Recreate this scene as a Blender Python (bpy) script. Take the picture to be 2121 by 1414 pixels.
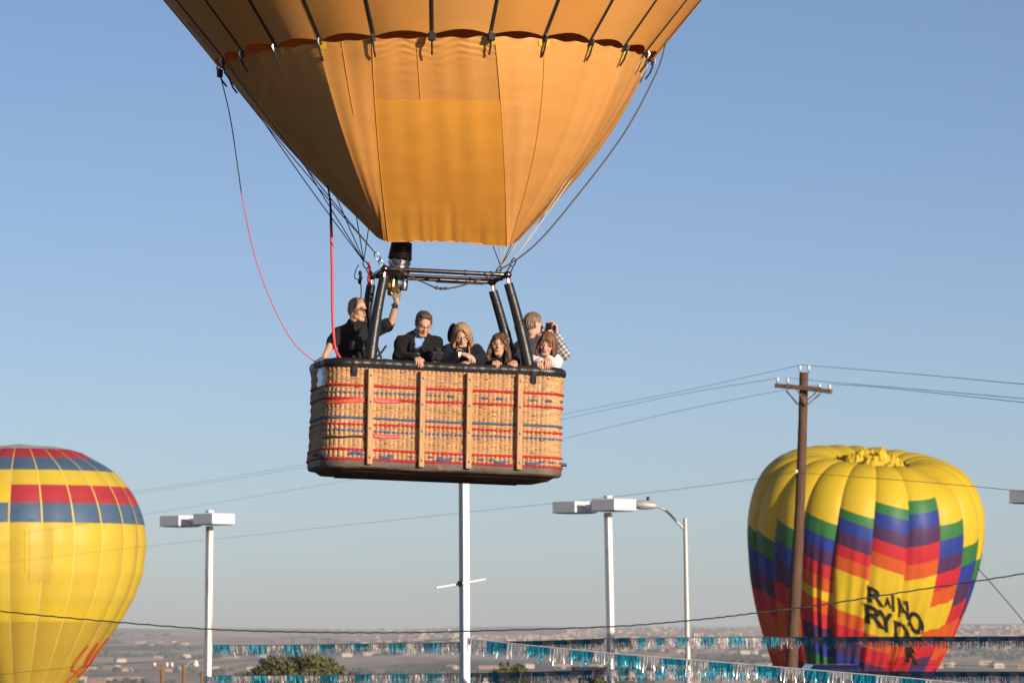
import bpy, math, random
import numpy as np
from mathutils import Vector, Matrix, Quaternion

random.seed(7); RNG = np.random.default_rng(7)
for o in list(bpy.data.objects): bpy.data.objects.remove(o)
SC = bpy.context.scene
COL = SC.collection
R = math.radians
A = lambda *v: np.array(v, float)

# ---------------------------------------------------------------- camera
EYE = A(0, 0, 2.0)
FPX = 150 / 36 * 2121.0                 # focal length in photo pixels
PITCH = math.atan((1300 - 707) / FPX)
cam = bpy.data.cameras.new('camera'); cam.lens = 150; cam.sensor_width = 36
cam.clip_start = 0.5; cam.clip_end = 60000
cam.dof.use_dof = True; cam.dof.focus_distance = 44.6; cam.dof.aperture_fstop = 6.3
cam_o = bpy.data.objects.new('camera', cam); COL.objects.link(cam_o)
cam_o.location = EYE; cam_o.rotation_euler = (math.pi / 2 + PITCH, 0, 0)
SC.camera = cam_o

# ---------------------------------------------------------------- sky and sun
SUN_AZ, SUN_EL = 39.0, 12.5             # degrees right of straight behind the camera, above the horizon
sdir = Vector((math.sin(R(SUN_AZ)) * math.cos(R(SUN_EL)), -math.cos(R(SUN_AZ)) * math.cos(R(SUN_EL)), math.sin(R(SUN_EL))))
world = bpy.data.worlds.new('World'); SC.world = world; world.use_nodes = True
wn = world.node_tree.nodes; wl = world.node_tree.links
sky = wn.new('ShaderNodeTexSky'); sky.sky_type = 'NISHITA'; sky.sun_disc = False
sky.sun_elevation = R(SUN_EL); sky.sun_rotation = R(180 - SUN_AZ)
sky.altitude = 1500; sky.air_density = 0.7; sky.dust_density = 1.5; sky.ozone_density = 2.0
wb = wn.new('ShaderNodeVectorMath'); wb.operation = 'MULTIPLY'; wb.inputs[1].default_value = (1.035, .955, .99)   # white balance
wl.new(sky.outputs[0], wb.inputs[0]); wl.new(wb.outputs[0], wn['Background'].inputs[0]); wn['Background'].inputs[1].default_value = 0.098
sun = bpy.data.lights.new('sun', 'SUN'); sun.energy = 5.0; sun.angle = R(0.53); sun.color = (1.0, 0.86, 0.68)
sun_o = bpy.data.objects.new('sun', sun); COL.objects.link(sun_o)
sun_o.rotation_euler = sdir.to_track_quat('Z', 'Y').to_euler(); sun_o.location = (60, -60, 40)
SC.view_settings.view_transform = 'Standard'; SC.view_settings.look = 'None'
SC.view_settings.exposure = 0.13; SC.view_settings.gamma = 1.0; SC.view_settings.use_curve_mapping = False
SC.render.engine = 'CYCLES'; SC.cycles.use_denoising = True
SC.cycles.volume_bounces = 2; SC.cycles.max_bounces = 8

# ---------------------------------------------------------------- helpers
def ray(px, py):
    u = (px - 1060.5) / FPX; v = (707 - py) / FPX
    return A(u, math.cos(PITCH) - v * math.sin(PITCH), math.sin(PITCH) + v * math.cos(PITCH))
def at(px, py, Y):
    d = ray(px, py); return EYE + d * (Y / d[1])

def principled(m): return m.node_tree.nodes['Principled BSDF']
def mat(name, col, rough=0.6, metal=0.0, var=0.12, scale=8.0, bump=0.0, bscale=60.0, spec=0.4, trans=0.0, coat=0.0, attr=None, stretch=(1,1,1), stain=None, sscale=2.0, sheen=0.0):
    m = bpy.data.materials.new(name); m.use_nodes = True
    nt = m.node_tree; n = nt.nodes; l = nt.links; p = principled(m)
    tc = n.new('ShaderNodeTexCoord'); mp = n.new('ShaderNodeMapping'); l.new(tc.outputs['Object'], mp.inputs[0]); mp.inputs['Scale'].default_value = stretch
    nz = n.new('ShaderNodeTexNoise'); nz.inputs['Scale'].default_value = scale; nz.inputs['Detail'].default_value = 6; nz.inputs['Roughness'].default_value = 0.62
    l.new(mp.outputs[0], nz.inputs[0])
    mr = n.new('ShaderNodeMapRange'); mr.inputs[1].default_value = 0.25; mr.inputs[2].default_value = 0.75
    mr.inputs[3].default_value = 1 - var; mr.inputs[4].default_value = 1 + var; l.new(nz.outputs[0], mr.inputs[0])
    mul = n.new('ShaderNodeVectorMath'); mul.operation = 'MULTIPLY'
    if attr:
        at_ = n.new('ShaderNodeAttribute'); at_.attribute_name = attr; l.new(at_.outputs['Color'], mul.inputs[0])
    else:
        mul.inputs[0].default_value = col[:3]
    cmb = n.new('ShaderNodeCombineXYZ')
    for i in range(3): l.new(mr.outputs[0], cmb.inputs[i])
    l.new(cmb.outputs[0], mul.inputs[1])
    out = mul.outputs[0]
    if stain:
        n2 = n.new('ShaderNodeTexNoise'); n2.inputs['Scale'].default_value = sscale; n2.inputs['Detail'].default_value = 8; l.new(mp.outputs[0], n2.inputs[0])
        r2 = n.new('ShaderNodeMapRange'); r2.inputs[1].default_value = stain[3]; r2.inputs[2].default_value = stain[3] + 0.1; l.new(n2.outputs[0], r2.inputs[0])
        mx = n.new('ShaderNodeMix'); mx.data_type = 'RGBA'; l.new(r2.outputs[0], mx.inputs[0]); l.new(out, mx.inputs[6]); mx.inputs[7].default_value = (*stain[:3], 1)
        out = mx.outputs[2]
    l.new(out, p.inputs['Base Color'])
    p.inputs['Roughness'].default_value = rough; p.inputs['Metallic'].default_value = metal
    p.inputs['Specular IOR Level'].default_value = spec
    if coat: p.inputs['Coat Weight'].default_value = coat
    if sheen: p.inputs['Sheen Weight'].default_value = sheen
    if bump:
        nb = n.new('ShaderNodeTexNoise'); nb.inputs['Scale'].default_value = bscale; nb.inputs['Detail'].default_value = 4; l.new(mp.outputs[0], nb.inputs[0])
        b = n.new('ShaderNodeBump'); b.inputs['Strength'].default_value = bump; b.inputs['Distance'].default_value = 0.01; l.new(nb.outputs[0], b.inputs['Height']); l.new(b.outputs[0], p.inputs['Normal'])
    if trans:
        tl = n.new('ShaderNodeBsdfTranslucent'); l.new(out, tl.inputs[0])
        ms = n.new('ShaderNodeMixShader'); ms.inputs[0].default_value = trans
        l.new(p.outputs[0], ms.inputs[1]); l.new(tl.outputs[0], ms.inputs[2]); l.new(ms.outputs[0], n['Material Output'].inputs[0])
    return m

class MB:
    """collects shapes in world coordinates; build() links them as one mesh object"""
    def __init__(s): s.v = []; s.f = []; s.mi = []; s.n = 0; s.c = []; s.usec = False
    def add(s, v, f, mi=0, c=None):
        v = np.asarray(v, float).reshape(-1, 3); s.v.append(v)
        for q in f: s.f.append(tuple(int(i) + s.n for i in q))
        s.mi += [mi] * len(f); s.n += len(v)
        if c is not None:
            s.usec = True; cc = np.asarray(c, float)
            s.c.append(np.broadcast_to(cc, (len(v), 3)) if cc.ndim == 1 else cc)
        else: s.c.append(np.ones((len(v), 3)))
        return s
    def grid(s, P, mi=0, c=None, close_u=False, flip=False):
        P = np.asarray(P, float); a, b = P.shape[:2]
        f = []
        for i in range(a if close_u else a - 1):
            i2 = (i + 1) % a
            for j in range(b - 1):
                q = (i * b + j, i2 * b + j, i2 * b + j + 1, i * b + j + 1)
                f.append(q[::-1] if flip else q)
        return s.add(P.reshape(-1, 3), f, mi, None if c is None else np.asarray(c).reshape(-1, 3))
    def box(s, c, size, M=None, mi=0, bev=0.0):
        sx, sy, sz = A(*size) / 2; b = min(bev, sx * .9, sy * .9, sz * .9)
        c = A(*c)
        if b <= 0:
            v = A(*[(x, y, z) for x in (-sx, sx) for y in (-sy, sy) for z in (-sz, sz)])
            f = [(0, 1, 3, 2), (4, 6, 7, 5), (0, 4, 5, 1), (2, 3, 7, 6), (0, 2, 6, 4), (1, 5, 7, 3)]
        else:                                   # chamfered along all edges
            v = []; ids = {}
            for x in (-1, 1):
                for y in (-1, 1):
                    for z in (-1, 1):
                        for ax in range(3):
                            p = [x * (sx - b), y * (sy - b), z * (sz - b)]; p[ax] = (x * sx, y * sy, z * sz)[ax]
                            ids[(x, y, z, ax)] = len(v); v.append(p)
            f = []
            for ax in range(3):
                o1, o2 = [(1, 2), (2, 0), (0, 1)][ax]
                for sg in (-1, 1):
                    q = []
                    for (p, r) in ((-1, -1), (1, -1), (1, 1), (-1, 1)):
                        k = [0, 0, 0]; k[ax] = sg; k[o1] = p; k[o2] = r; q.append(ids[(*k, ax)])
                    f.append(q if sg > 0 else q[::-1])
                for p in (-1, 1):               # edges parallel to ax, between faces o1 and o2
                    for r in (-1, 1):
                        k0 = [0, 0, 0]; k1 = [0, 0, 0]; k0[ax] = -1; k1[ax] = 1; k0[o1] = k1[o1] = p; k0[o2] = k1[o2] = r
                        q = [ids[(*k0, o1)], ids[(*k1, o1)], ids[(*k1, o2)], ids[(*k0, o2)]]
                        f.append(q if p * r < 0 else q[::-1])
            for x in (-1, 1):
                for y in (-1, 1):
                    for z in (-1, 1):
                        q = [ids[(x, y, z, 0)], ids[(x, y, z, 1)], ids[(x, y, z, 2)]]
                        f.append(q if x * y * z > 0 else q[::-1])
            v = np.array(v)
        if M is not None: v = v @ np.asarray(M).T
        return s.add(v + c, f, mi)
    def tube(s, path, r, n=8, mi=0, cap=True, c=None, closed=False, twist=0.0, lobes=0, depth=0.0):
        P = np.asarray(path, float); m = len(P)
        r = np.broadcast_to(np.asarray(r, float), (m,))
        if closed: T = np.roll(P, -1, 0) - np.roll(P, 1, 0)
        else: T = np.gradient(P, axis=0)
        T /= np.linalg.norm(T, axis=1)[:, None] + 1e-12
        ref = A(0, 0, 1) if abs(T[0][2]) < .9 else A(1, 0, 0)
        u = np.cross(T[0], ref); u /= np.linalg.norm(u)
        U = np.zeros_like(P)
        for i in range(m):
            u = u - T[i] * (u @ T[i]); u /= np.linalg.norm(u) + 1e-12; U[i] = u
        V = np.cross(T, U)
        a = np.arange(n) * 2 * math.pi / n
        L = np.concatenate([[0], np.cumsum(np.linalg.norm(np.diff(P, axis=0), axis=1))])
        rr = r[:, None] * (1 + (depth * np.abs(np.sin(lobes / 2 * (a[None, :] + L[:, None] * twist))) if lobes else 0))
        G = P[:, None] + rr[:, :, None] * (np.cos(a)[None, :, None] * U[:, None] + np.sin(a)[None, :, None] * V[:, None])
        f = []
        for i in range(m if closed else m - 1):
            i2 = (i + 1) % m
            for j in range(n):
                j2 = (j + 1) % n; f.append((i * n + j, i * n + j2, i2 * n + j2, i2 * n + j))
        if cap and not closed:
            f.append(tuple(range(n))[::-1]); f.append(tuple((m - 1) * n + j for j in range(n)))
        return s.add(G.reshape(-1, 3), f, mi, c)
    def lathe(s, prof, c=(0, 0, 0), n=20, M=None, mi=0):
        prof = np.asarray(prof, float); a = np.arange(n) * 2 * math.pi / n
        G = np.stack([prof[None, :, 0] * np.cos(a)[:, None], prof[None, :, 0] * np.sin(a)[:, None], np.broadcast_to(prof[None, :, 1], (n, len(prof)))], -1)
        if M is not None: G = G @ np.asarray(M).T
        return s.grid(G + A(*c), mi, close_u=True)
    def ell(s, c, r, M=None, n=10, mi=0):
        ph = np.linspace(-math.pi / 2, math.pi / 2, n + 1); 
        a = np.arange(n * 2) * math.pi / n
        G = np.stack([np.cos(a)[:, None] * np.cos(ph)[None], np.sin(a)[:, None] * np.cos(ph)[None], np.broadcast_to(np.sin(ph)[None], (2 * n, n + 1))], -1) * A(*r)
        if M is not None: G = G @ np.asarray(M).T
        return s.grid(G + A(*c), mi, close_u=True)
    def build(s, name, mats, parent=None, smooth=True, loc=None, sharp=40):
        me = bpy.data.meshes.new(name)
        off = A(0, 0, 0)
        if parent is not None: off = A(*parent['_w'])
        elif loc is not None: off = A(*loc)
        V = np.concatenate(s.v) - off if s.v else np.zeros((0, 3))
        me.from_pydata(V.tolist(), [], s.f)
        mats = mats if isinstance(mats, (list, tuple)) else [mats]
        for m in mats: me.materials.append(m)
        me.polygons.foreach_set('material_index', s.mi)
        if smooth:
            me.polygons.foreach_set('use_smooth', [True] * len(s.f))
            me.set_sharp_from_angle(angle=R(sharp))
        if s.usec:
            ca = me.color_attributes.new('col', 'FLOAT_COLOR', 'POINT')
            C = np.ones((s.n, 4)); C[:, :3] = np.concatenate(s.c); ca.data.foreach_set('color', C.ravel())
        me.update()
        o = bpy.data.objects.new(name, me); COL.objects.link(o)
        o['_w'] = tuple(off)
        if parent is not None: o.parent = parent
        else: o.location = off
        return o
def empty(name, loc, parent=None):
    o = bpy.data.objects.new(name, None); COL.objects.link(o); o.location = A(*loc) - (A(*parent['_w']) if parent else 0)
    o['_w'] = tuple(float(x) for x in loc); o.empty_display_size = .2
    if parent: o.parent = parent
    return o
def tag(o, label, cat, group=None, kind=None):
    if label: o['label'] = label
    if cat: o['category'] = cat
    if group: o['group'] = group
    if kind: o['kind'] = kind
    return o
def part_of(name, me, parent, loc=None, rot=None):
    o = bpy.data.objects.new(name, me); COL.objects.link(o); o.parent = parent
    if loc is not None: o.location = A(*loc) - A(*parent['_w'])
    if rot is not None: o.rotation_euler = rot
    o['_w'] = tuple(A(*loc)) if loc is not None else parent['_w']
    return o
def rotz(a): c, s = math.cos(a), math.sin(a); return A((c, -s, 0), (s, c, 0), (0, 0, 1))
def roty(a): c, s = math.cos(a), math.sin(a); return A((c, 0, s), (0, 1, 0), (-s, 0, c))
def rotx(a): c, s = math.cos(a), math.sin(a); return A((1, 0, 0), (0, c, -s), (0, s, c))
def spline(pts, n=24):
    P = np.asarray(pts, float); k = len(P); out = []
    Q = np.vstack([2 * P[0] - P[1], P, 2 * P[-1] - P[-2]])
    for i in range(k - 1):
        p0, p1, p2, p3 = Q[i:i + 4]
        for t in np.linspace(0, 1, n, endpoint=False):
            out.append(.5 * ((2 * p1) + (-p0 + p2) * t + (2 * p0 - 5 * p1 + 4 * p2 - p3) * t * t + (-p0 + 3 * p1 - 3 * p2 + p3) * t ** 3))
    out.append(P[-1]); return np.array(out)
def text_mesh(body, size=1.0, shear=0.0, bold=0.0):
    cu = bpy.data.curves.new('t', 'FONT'); cu.body = body; cu.size = size; cu.shear = shear; cu.offset = bold; cu.resolution_u = 4
    o = bpy.data.objects.new('t', cu); COL.objects.link(o)
    dg = bpy.context.evaluated_depsgraph_get(); me = bpy.data.meshes.new_from_object(o.evaluated_get(dg))
    V = np.array([v.co[:] for v in me.vertices]); F = [tuple(p.vertices) for p in me.polygons]
    bpy.data.objects.remove(o); bpy.data.curves.remove(cu); bpy.data.meshes.remove(me)
    return V, F
def fine_tris(V, F, maxlen):
    import bmesh
    bm = bmesh.new(); vs = [bm.verts.new(v) for v in V]
    for f in F:
        try: bm.faces.new([vs[i] for i in f])
        except ValueError: pass
    bmesh.ops.triangulate(bm, faces=bm.faces[:])
    for _ in range(5):
        es = [e for e in bm.edges if e.calc_length() > maxlen]
        if not es: break
        bmesh.ops.subdivide_edges(bm, edges=es, cuts=1)
        bmesh.ops.triangulate(bm, faces=[f for f in bm.faces if len(f.verts) > 3])
    bm.verts.ensure_lookup_table(); bm.verts.index_update()
    V = np.array([v.co[:] for v in bm.verts]); F = [tuple(v.index for v in f.verts) for f in bm.faces]; bm.free()
    return V, F
def vnoise(x, y, seed=0):
    """smooth value noise, vectorised"""
    r = np.random.default_rng(seed); T = r.random((64, 64))
    xi = np.floor(x).astype(int); yi = np.floor(y).astype(int); fx = x - xi; fy = y - yi
    fx = fx * fx * (3 - 2 * fx); fy = fy * fy * (3 - 2 * fy)
    g = lambda a, b: T[a % 64, b % 64]
    return (g(xi, yi) * (1 - fx) + g(xi + 1, yi) * fx) * (1 - fy) + (g(xi, yi + 1) * (1 - fx) + g(xi + 1, yi + 1) * fx) * fy
# ---------------------------------------------------------------- ground reaching to the horizon
KY = [-800, 90, 140, 300, 600, 1100, 2200, 4500, 6500, 8500, 11000, 13500, 16000, 19000]
KZ = [0, 0, -1.6, -9.0, -26, -52, -62, -60, -52, -43, -28, -12, -2, -14]
def ground_z(x, Y):
    z = np.interp(Y, KY, KZ)
    far = np.clip((Y - 3500) / 4000, 0, 1)
    z = z + far * 13 * (vnoise(x / 900 + 7, Y / 1500, 1) - .5) + far * 7 * (vnoise(x / 260, Y / 420, 2) - .5)
    rid = np.clip((Y - 12500) / 2500, 0, 1) * np.clip((18500 - Y) / 2000, 0, 1)
    z = z + rid * (8 + 7 * np.tanh((x + 300) / 900) + 9 * (vnoise(x / 480 + 3, Y / 9000, 5) - .5) + 4 * (vnoise(x / 120 + 9, Y / 9000, 6) - .5))
    return z
m_ground = bpy.data.materials.new('dry_ground'); m_ground.use_nodes = True
def _g():
    nt = m_ground.node_tree; n = nt.nodes; l = nt.links; p = principled(m_ground)
    tc = n.new('ShaderNodeTexCoord'); mp = n.new('ShaderNodeMapping'); mp.inputs['Scale'].default_value = (1, .28, 1); l.new(tc.outputs['Object'], mp.inputs[0])
    nz = n.new('ShaderNodeTexNoise'); nz.inputs['Scale'].default_value = .0032; nz.inputs['Detail'].default_value = 10; nz.inputs['Roughness'].default_value = .68; l.new(mp.outputs[0], nz.inputs[0])
    cr = n.new('ShaderNodeValToRGB'); l.new(nz.outputs[0], cr.inputs[0])
    e = cr.color_ramp.elements; e[0].position = .36; e[0].color = (.085, .085, .075, 1); e[1].position = .5; e[1].color = (.46, .335, .25, 1)
    e2 = e.new(.62); e2.color = (.62, .46, .35, 1); e3 = e.new(.74); e3.color = (.26, .21, .17, 1)
    l.new(cr.outputs[0], p.inputs['Base Color']); p.inputs['Roughness'].default_value = .95; p.inputs['Specular IOR Level'].default_value = .1
_g()
ty = np.concatenate([np.linspace(-800, 300, 14), np.linspace(330, 2200, 24), np.linspace(2400, 19000, 190)])
tx = np.linspace(-1, 1, 161)
GX = tx[None, :] * (500 + .42 * np.clip(ty, 0, None))[:, None]; GY = np.broadcast_to(ty[:, None], GX.shape)
g = MB(); g.grid(np.stack([GX, GY, ground_z(GX, GY)], -1), flip=True)
tag(g.build('ground', m_ground), 'dry tan valley floor stretching to the horizon', 'ground', kind='structure')

q = MB(); xs = np.linspace(-170, 170, 18); ys = np.linspace(-260, 118, 20); XX, YY = np.meshgrid(xs, ys, indexing='ij'); q.grid(np.stack([XX, YY, ground_z(XX, YY) + .03], -1))
m_asph = mat('asphalt', (.055, .054, .053), rough=.9, var=.25, scale=.6, bump=.3, bscale=30)
tag(q.build('parking_lot', m_asph), 'dark asphalt parking lot below the balloon', 'parking lot', kind='structure')
# valley scrub and trees too far away to tell apart
m_scrub = mat('scrub_leaf', (.055, .062, .045), rough=.9, var=.5, scale=.02)
sb = MB(); r_ = np.random.default_rng(11)
cl = []
for _ in range(900):
    Y = r_.uniform(4300, 12500); x = r_.uniform(-1, 1) * (.14 * Y + 60)
    if vnoise(np.array(x / 260. + 40), np.array(Y / 700.), 8) > .5: cl.append((x, Y))
for (x, Y) in cl:
    for _ in range(r_.integers(2, 6)):
        xx = x + r_.normal(0, 22); yy = Y + r_.normal(0, 60); s = r_.uniform(3, 6.5); z = float(ground_z(np.array(xx), np.array(yy)))
        for _k in range(5):
            c = A(xx, yy, z + s * .6) + r_.normal(0, s * .45, 3) * A(1.3, 1.3, .5); q = s * r_.uniform(.4, .8)
            sb.box(c, (q * 1.5, q * 1.4, q), rotz(r_.uniform(0, 6)) @ rotx(r_.uniform(-.5, .5)))
tag(sb.build('valley_scrub', m_scrub, smooth=False), 'dark green scrub and trees scattered over the far valley', 'scrub', kind='stuff')

# far houses
m_hw = [mat('stucco_tan', (.42, .29, .21), rough=.9, var=.08, scale=.3), mat('stucco_pale', (.50, .40, .32), rough=.9, var=.08, scale=.3), mat('stucco_pink', (.38, .24, .18), rough=.9, var=.08, scale=.3)]
m_roof = [mat('tile_roof', (.33, .19, .13), rough=.85, var=.15, scale=1), mat('grey_roof', (.20, .18, .17), rough=.85, var=.15, scale=1)]
m_pane = mat('house_glass', (.03, .04, .05), rough=.15, var=.05)
HM = []
for i in range(6):
    w, d, h = [(15, 11, 4.2), (18, 12, 6.2), (13, 10, 4.0), (22, 13, 6.8), (16, 12, 6.5), (28, 14, 5)][i]
    W = MB(); W.box((0, 0, h / 2 - 2), (w, d, h + 4)); 
    if i % 2 == 0: W.box((w * .36, -d * .35, h * .35), (w * .42, d * .5, h * .7))
    wm = W.build('t', m_hw[i % 3], smooth=False); 
    Q = MB()
    if i in (1, 3, 4):
        Q.add([(-w / 2 - .5, -d / 2 - .5, h + .01), (w / 2 + .5, -d / 2 - .5, h + .01), (w / 2 + .5, d / 2 + .5, h + .01), (-w / 2 - .5, d / 2 + .5, h + .01), (-w * .22, 0, h + 2.4), (w * .22, 0, h + 2.4)],
              [(0, 1, 5, 4), (2, 3, 4, 5), (1, 2, 5), (3, 0, 4), (3, 2, 1, 0)])
    else:
        Q.box((0, 0, h + .25), (w + .3, d + .3, .5))
    rm = Q.build('t', m_roof[i % 2], smooth=False)
    G = MB(); G.box((0, 0, 0), (1.6, .12, 1.3)); gm = G.build('t', m_pane, smooth=False)
    HM.append((wm.data, rm.data, gm.data, w, d, h))
    for t in (wm, rm, gm): bpy.data.objects.remove(t)
hs = []
r_ = np.random.default_rng(5)
rows = [(4750, -640, 1.0), (4900, -640, .8), (5900, -820, .9), (6100, -800, .8)]
for (Y0, xl, dens) in rows:
    x = -.125 * Y0
    while x < .125 * Y0:
        x += r_.uniform(18, 60) / dens
        if vnoise(np.array(x / 170. + Y0), np.array(Y0 / 100.), 14) > .42: hs.append((x, Y0 + r_.uniform(-110, 110)))
for _ in range(150):                       # hillside suburb to the right, thinner to the left
    Y = r_.uniform(7200, 12500); t = r_.beta(2.2, 1.3); hs.append(((-.03 + .155 * t) * Y, Y))
for _ in range(30):
    Y = r_.uniform(7000, 10000); hs.append((r_.uniform(-.11, .0) * Y, Y))
hs = hs[:290]
for (x, Y) in hs:
    z = float(ground_z(np.array(x), np.array(Y))); i = r_.integers(0, 6); wm, rm, gm, w, d, h = HM[i]
    a = r_.uniform(-.7, .7)
    e = empty('valley_house', (x, Y, z)); e.rotation_euler = (0, 0, a)
    side = 'left third' if x < -.05 * Y else ('middle' if x < .045 * Y else 'right third')
    dist = 'near valley floor' if Y < 6600 else 'far slope'
    look = ('tan house with a flat tiled roof', 'pale two storey house with a grey hipped roof', 'pinkish house with a flat tiled roof', 'wide tan two storey house with a grey hipped roof', 'pale two storey house with a tiled hipped roof', 'long pinkish building with a flat grey roof')[i]
    tag(e, f'{look}, {dist}, {side}', 'house', f'houses: {look}, {dist}, {side}')
    part_of('wall', wm, e); part_of('roof', rm, e)
    if Y < 6600:
        for k in (-1, 0, 1):
            q = part_of('window', gm, e); q.location = (k * w * .3, -d / 2 - (d * .1 if (i % 2 == 0 and k == 1) else 0) - .05, h * .55)

# the far suburb beyond them, too small and dense to tell house from house
r_ = np.random.default_rng(21); q = MB()
for _ in range(1500):
    Y = r_.uniform(8200, 14500); t = r_.beta(1.7, 1.2); x = (-.045 + .175 * t) * Y; z = float(ground_z(np.array(x), np.array(Y))); w, d_, h = r_.uniform(9, 20), r_.uniform(9, 14), r_.uniform(3.5, 7)
    if vnoise(np.array(x / 300. + 11), np.array(Y / 500.), 15) < .36: continue
    q.box((x, Y, z + h / 2 - 1), (w, d_, h + 2), rotz(r_.uniform(-.7, .7))); q.c[-1] = np.tile(A(.42, .30, .225) * r_.uniform(.55, 1.15) * A(1, r_.uniform(.9, 1.05), r_.uniform(.85, 1.1)), (len(q.v[-1]), 1)); q.usec = True
tag(q.build('far_suburb', mat('suburb_stucco', (1, 1, 1), rough=.9, attr='col', var=.1, scale=.1), smooth=False), 'dense tan suburb covering the far slope on the right', 'suburb', kind='stuff')
# ---------------------------------------------------------------- air
hz = MB(); hz.box((0, 9300, 0), (17600, 20400, 190))
m_haze = bpy.data.materials.new('haze_air'); m_haze.use_nodes = True
_n = m_haze.node_tree.nodes; _n.remove(_n['Principled BSDF'])
pv = _n.new('ShaderNodeVolumePrincipled'); pv.inputs['Color'].default_value = (.85, .935, 1, 1); pv.inputs['Density'].default_value = 4.8e-5; pv.inputs['Anisotropy'].default_value = .04
m_haze.node_tree.links.new(pv.outputs[0], _n['Material Output'].inputs['Volume'])
HAZE = tag(hz.build('haze', m_haze, smooth=False), 'thin pale morning haze over the valley', 'haze', kind='stuff')
# ================================================================ the big balloon in the foreground
BO = at(897.5, 980.5, 44.75)                       # basket floor centre
BM = rotz(R(10)) @ roty(R(2.0))
def bw(p): return np.asarray(p, float) @ BM.T + BO
def bl(px, py, ly):                            # photo pixel -> world point on the basket's plane local y = ly
    d = ray(px, py); n = BM[:, 1]; o = BO + n * ly
    return EYE + d * (((o - EYE) @ n) / (d @ n))
def loc(p): return (np.asarray(p, float) - BO) @ BM
BL, BD, RC = 2.465, 1.40, .22
balloon = empty('hot_air_balloon', BO)
tag(balloon, 'orange hot air balloon with a wicker basket full of people flying close by', 'balloon')

m_wick = mat('wicker', (1, 1, 1), rough=.55, var=.22, scale=70, attr='col', spec=.35, stretch=(1, 1, 2))
m_lin = mat('basket_liner', (.10, .06, .035), rough=.8)
m_leather = mat('black_leather', (.018, .017, .017), rough=.38, var=.35, scale=9, bump=.35, bscale=40, spec=.5)
m_brown = mat('scuffed_leather', (.13, .092, .072), rough=.6, var=.4, scale=7, bump=.4, bscale=25, stain=(.22, .13, .07, .60), sscale=5)
m_wood = mat('ash_wood', (.50, .29, .135), rough=.55, var=.28, scale=5, stretch=(14, 14, 1.2), bump=.15, bscale=30)
m_steel = mat('steel', (.42, .41, .41), rough=.28, metal=1, var=.15, scale=20)
m_dsteel = mat('dark_steel', (.16, .14, .135), rough=.32, metal=1, var=.3, scale=14)
m_red = mat('red_rope', (.44, .018, .024), rough=.75, var=.25, scale=60)
m_blue = mat('blue_rope', (.075, .105, .215), rough=.75, var=.3, scale=60)
m_redtag = mat('red_ribbon', (.60, .035, .06), rough=.5, var=.08)
m_orange = mat('orange_print', (.85, .28, .02), rough=.5)
m_pinkp = mat('pale_print', (.75, .35, .25), rough=.5)
m_black = mat('black_webbing', (.015, .015, .016), rough=.7, var=.2)
m_clear = mat('pale_plastic', (.50, .56, .64), rough=.25, var=.25, scale=12)
m_brass = mat('brass', (.30, .20, .09), rough=.42, metal=1, var=.2, scale=30)
m_dirt = mat('floor_board', (.10, .055, .03), rough=.7, var=.4, scale=6, stretch=(1, 12, 1))

# outline of the basket: s runs left to right along the front, then round
def outline(s, L=BL, D=BD, rc=RC):
    s = np.asarray(s, float); a, b, q = L - 2 * rc, D - 2 * rc, math.pi / 2 * rc
    P = 2 * (a + b) + 4 * q; s = np.mod(s, P)
    x = np.zeros_like(s); y = np.zeros_like(s); nx = np.zeros_like(s); ny = np.zeros_like(s)
    segs = [('l', a, (-a / 2, -D / 2), (1, 0)), ('c', q, (a / 2, -b / 2), -math.pi / 2), ('l', b, (L / 2, -b / 2), (0, 1)), ('c', q, (a / 2, b / 2), 0),
            ('l', a, (a / 2, D / 2), (-1, 0)), ('c', q, (-a / 2, b / 2), math.pi / 2), ('l', b, (-L / 2, b / 2), (0, -1)), ('c', q, (-a / 2, -b / 2), math.pi)]
    s0 = 0
    for k, ln, p, d in segs:
        m = (s >= s0) & (s < s0 + ln + 1e-9); t = s[m] - s0
        if k == 'l': x[m] = p[0] + d[0] * t; y[m] = p[1] + d[1] * t; nx[m] = d[1]; ny[m] = -d[0]
        else:
            an = d + t / rc; x[m] = p[0] + rc * np.cos(an); y[m] = p[1] + rc * np.sin(an); nx[m] = np.cos(an); ny[m] = np.sin(an)
        s0 += ln
    return x, y, nx, ny
PER = 2 * (BL + BD - 4 * RC) + 2 * math.pi * RC
Z0, Z1 = .10, 1.055
def flare(z): t = (z - .55) / .5; return .012 + .020 * t * t * np.where(t < 0, 1.0, .55)
def onwall(s, z, off=0.0):
    x, y, nx, ny = outline(s); o = off + flare(np.asarray(z, float)); return np.stack([x + nx * o, y + ny * o, np.broadcast_to(z, x.shape)], -1)
def front_s(px, py):                           # photo pixel on the front wall -> (s, z)
    p = loc(bl(px, py, -BD / 2 - .015)); return p[0] + (BL - 2 * RC) / 2, p[2]
b_ = MB()
ss = np.linspace(0, PER, 120, endpoint=False)
zz = np.array([.03, .1, .3, .55, .8, 1.0, 1.07])
Gp = np.stack([onwall(ss, z, -.035) for z in zz], 1); b_.grid(bw(Gp), close_u=True)
Gi = np.stack([onwall(ss, z, -.06) for z in zz], 1); b_.grid(bw(Gi), close_u=True, flip=True)
fl = onwall(ss, .05, -.05); b_.add(bw(np.vstack([fl, [[0, 0, .05]]])), [(i, (i + 1) % 120, 120) for i in range(120)])
basket = b_.build('basket', m_lin, balloon)
basket['label'] = 'wicker basket with red and blue ropes and wooden slats'

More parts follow.
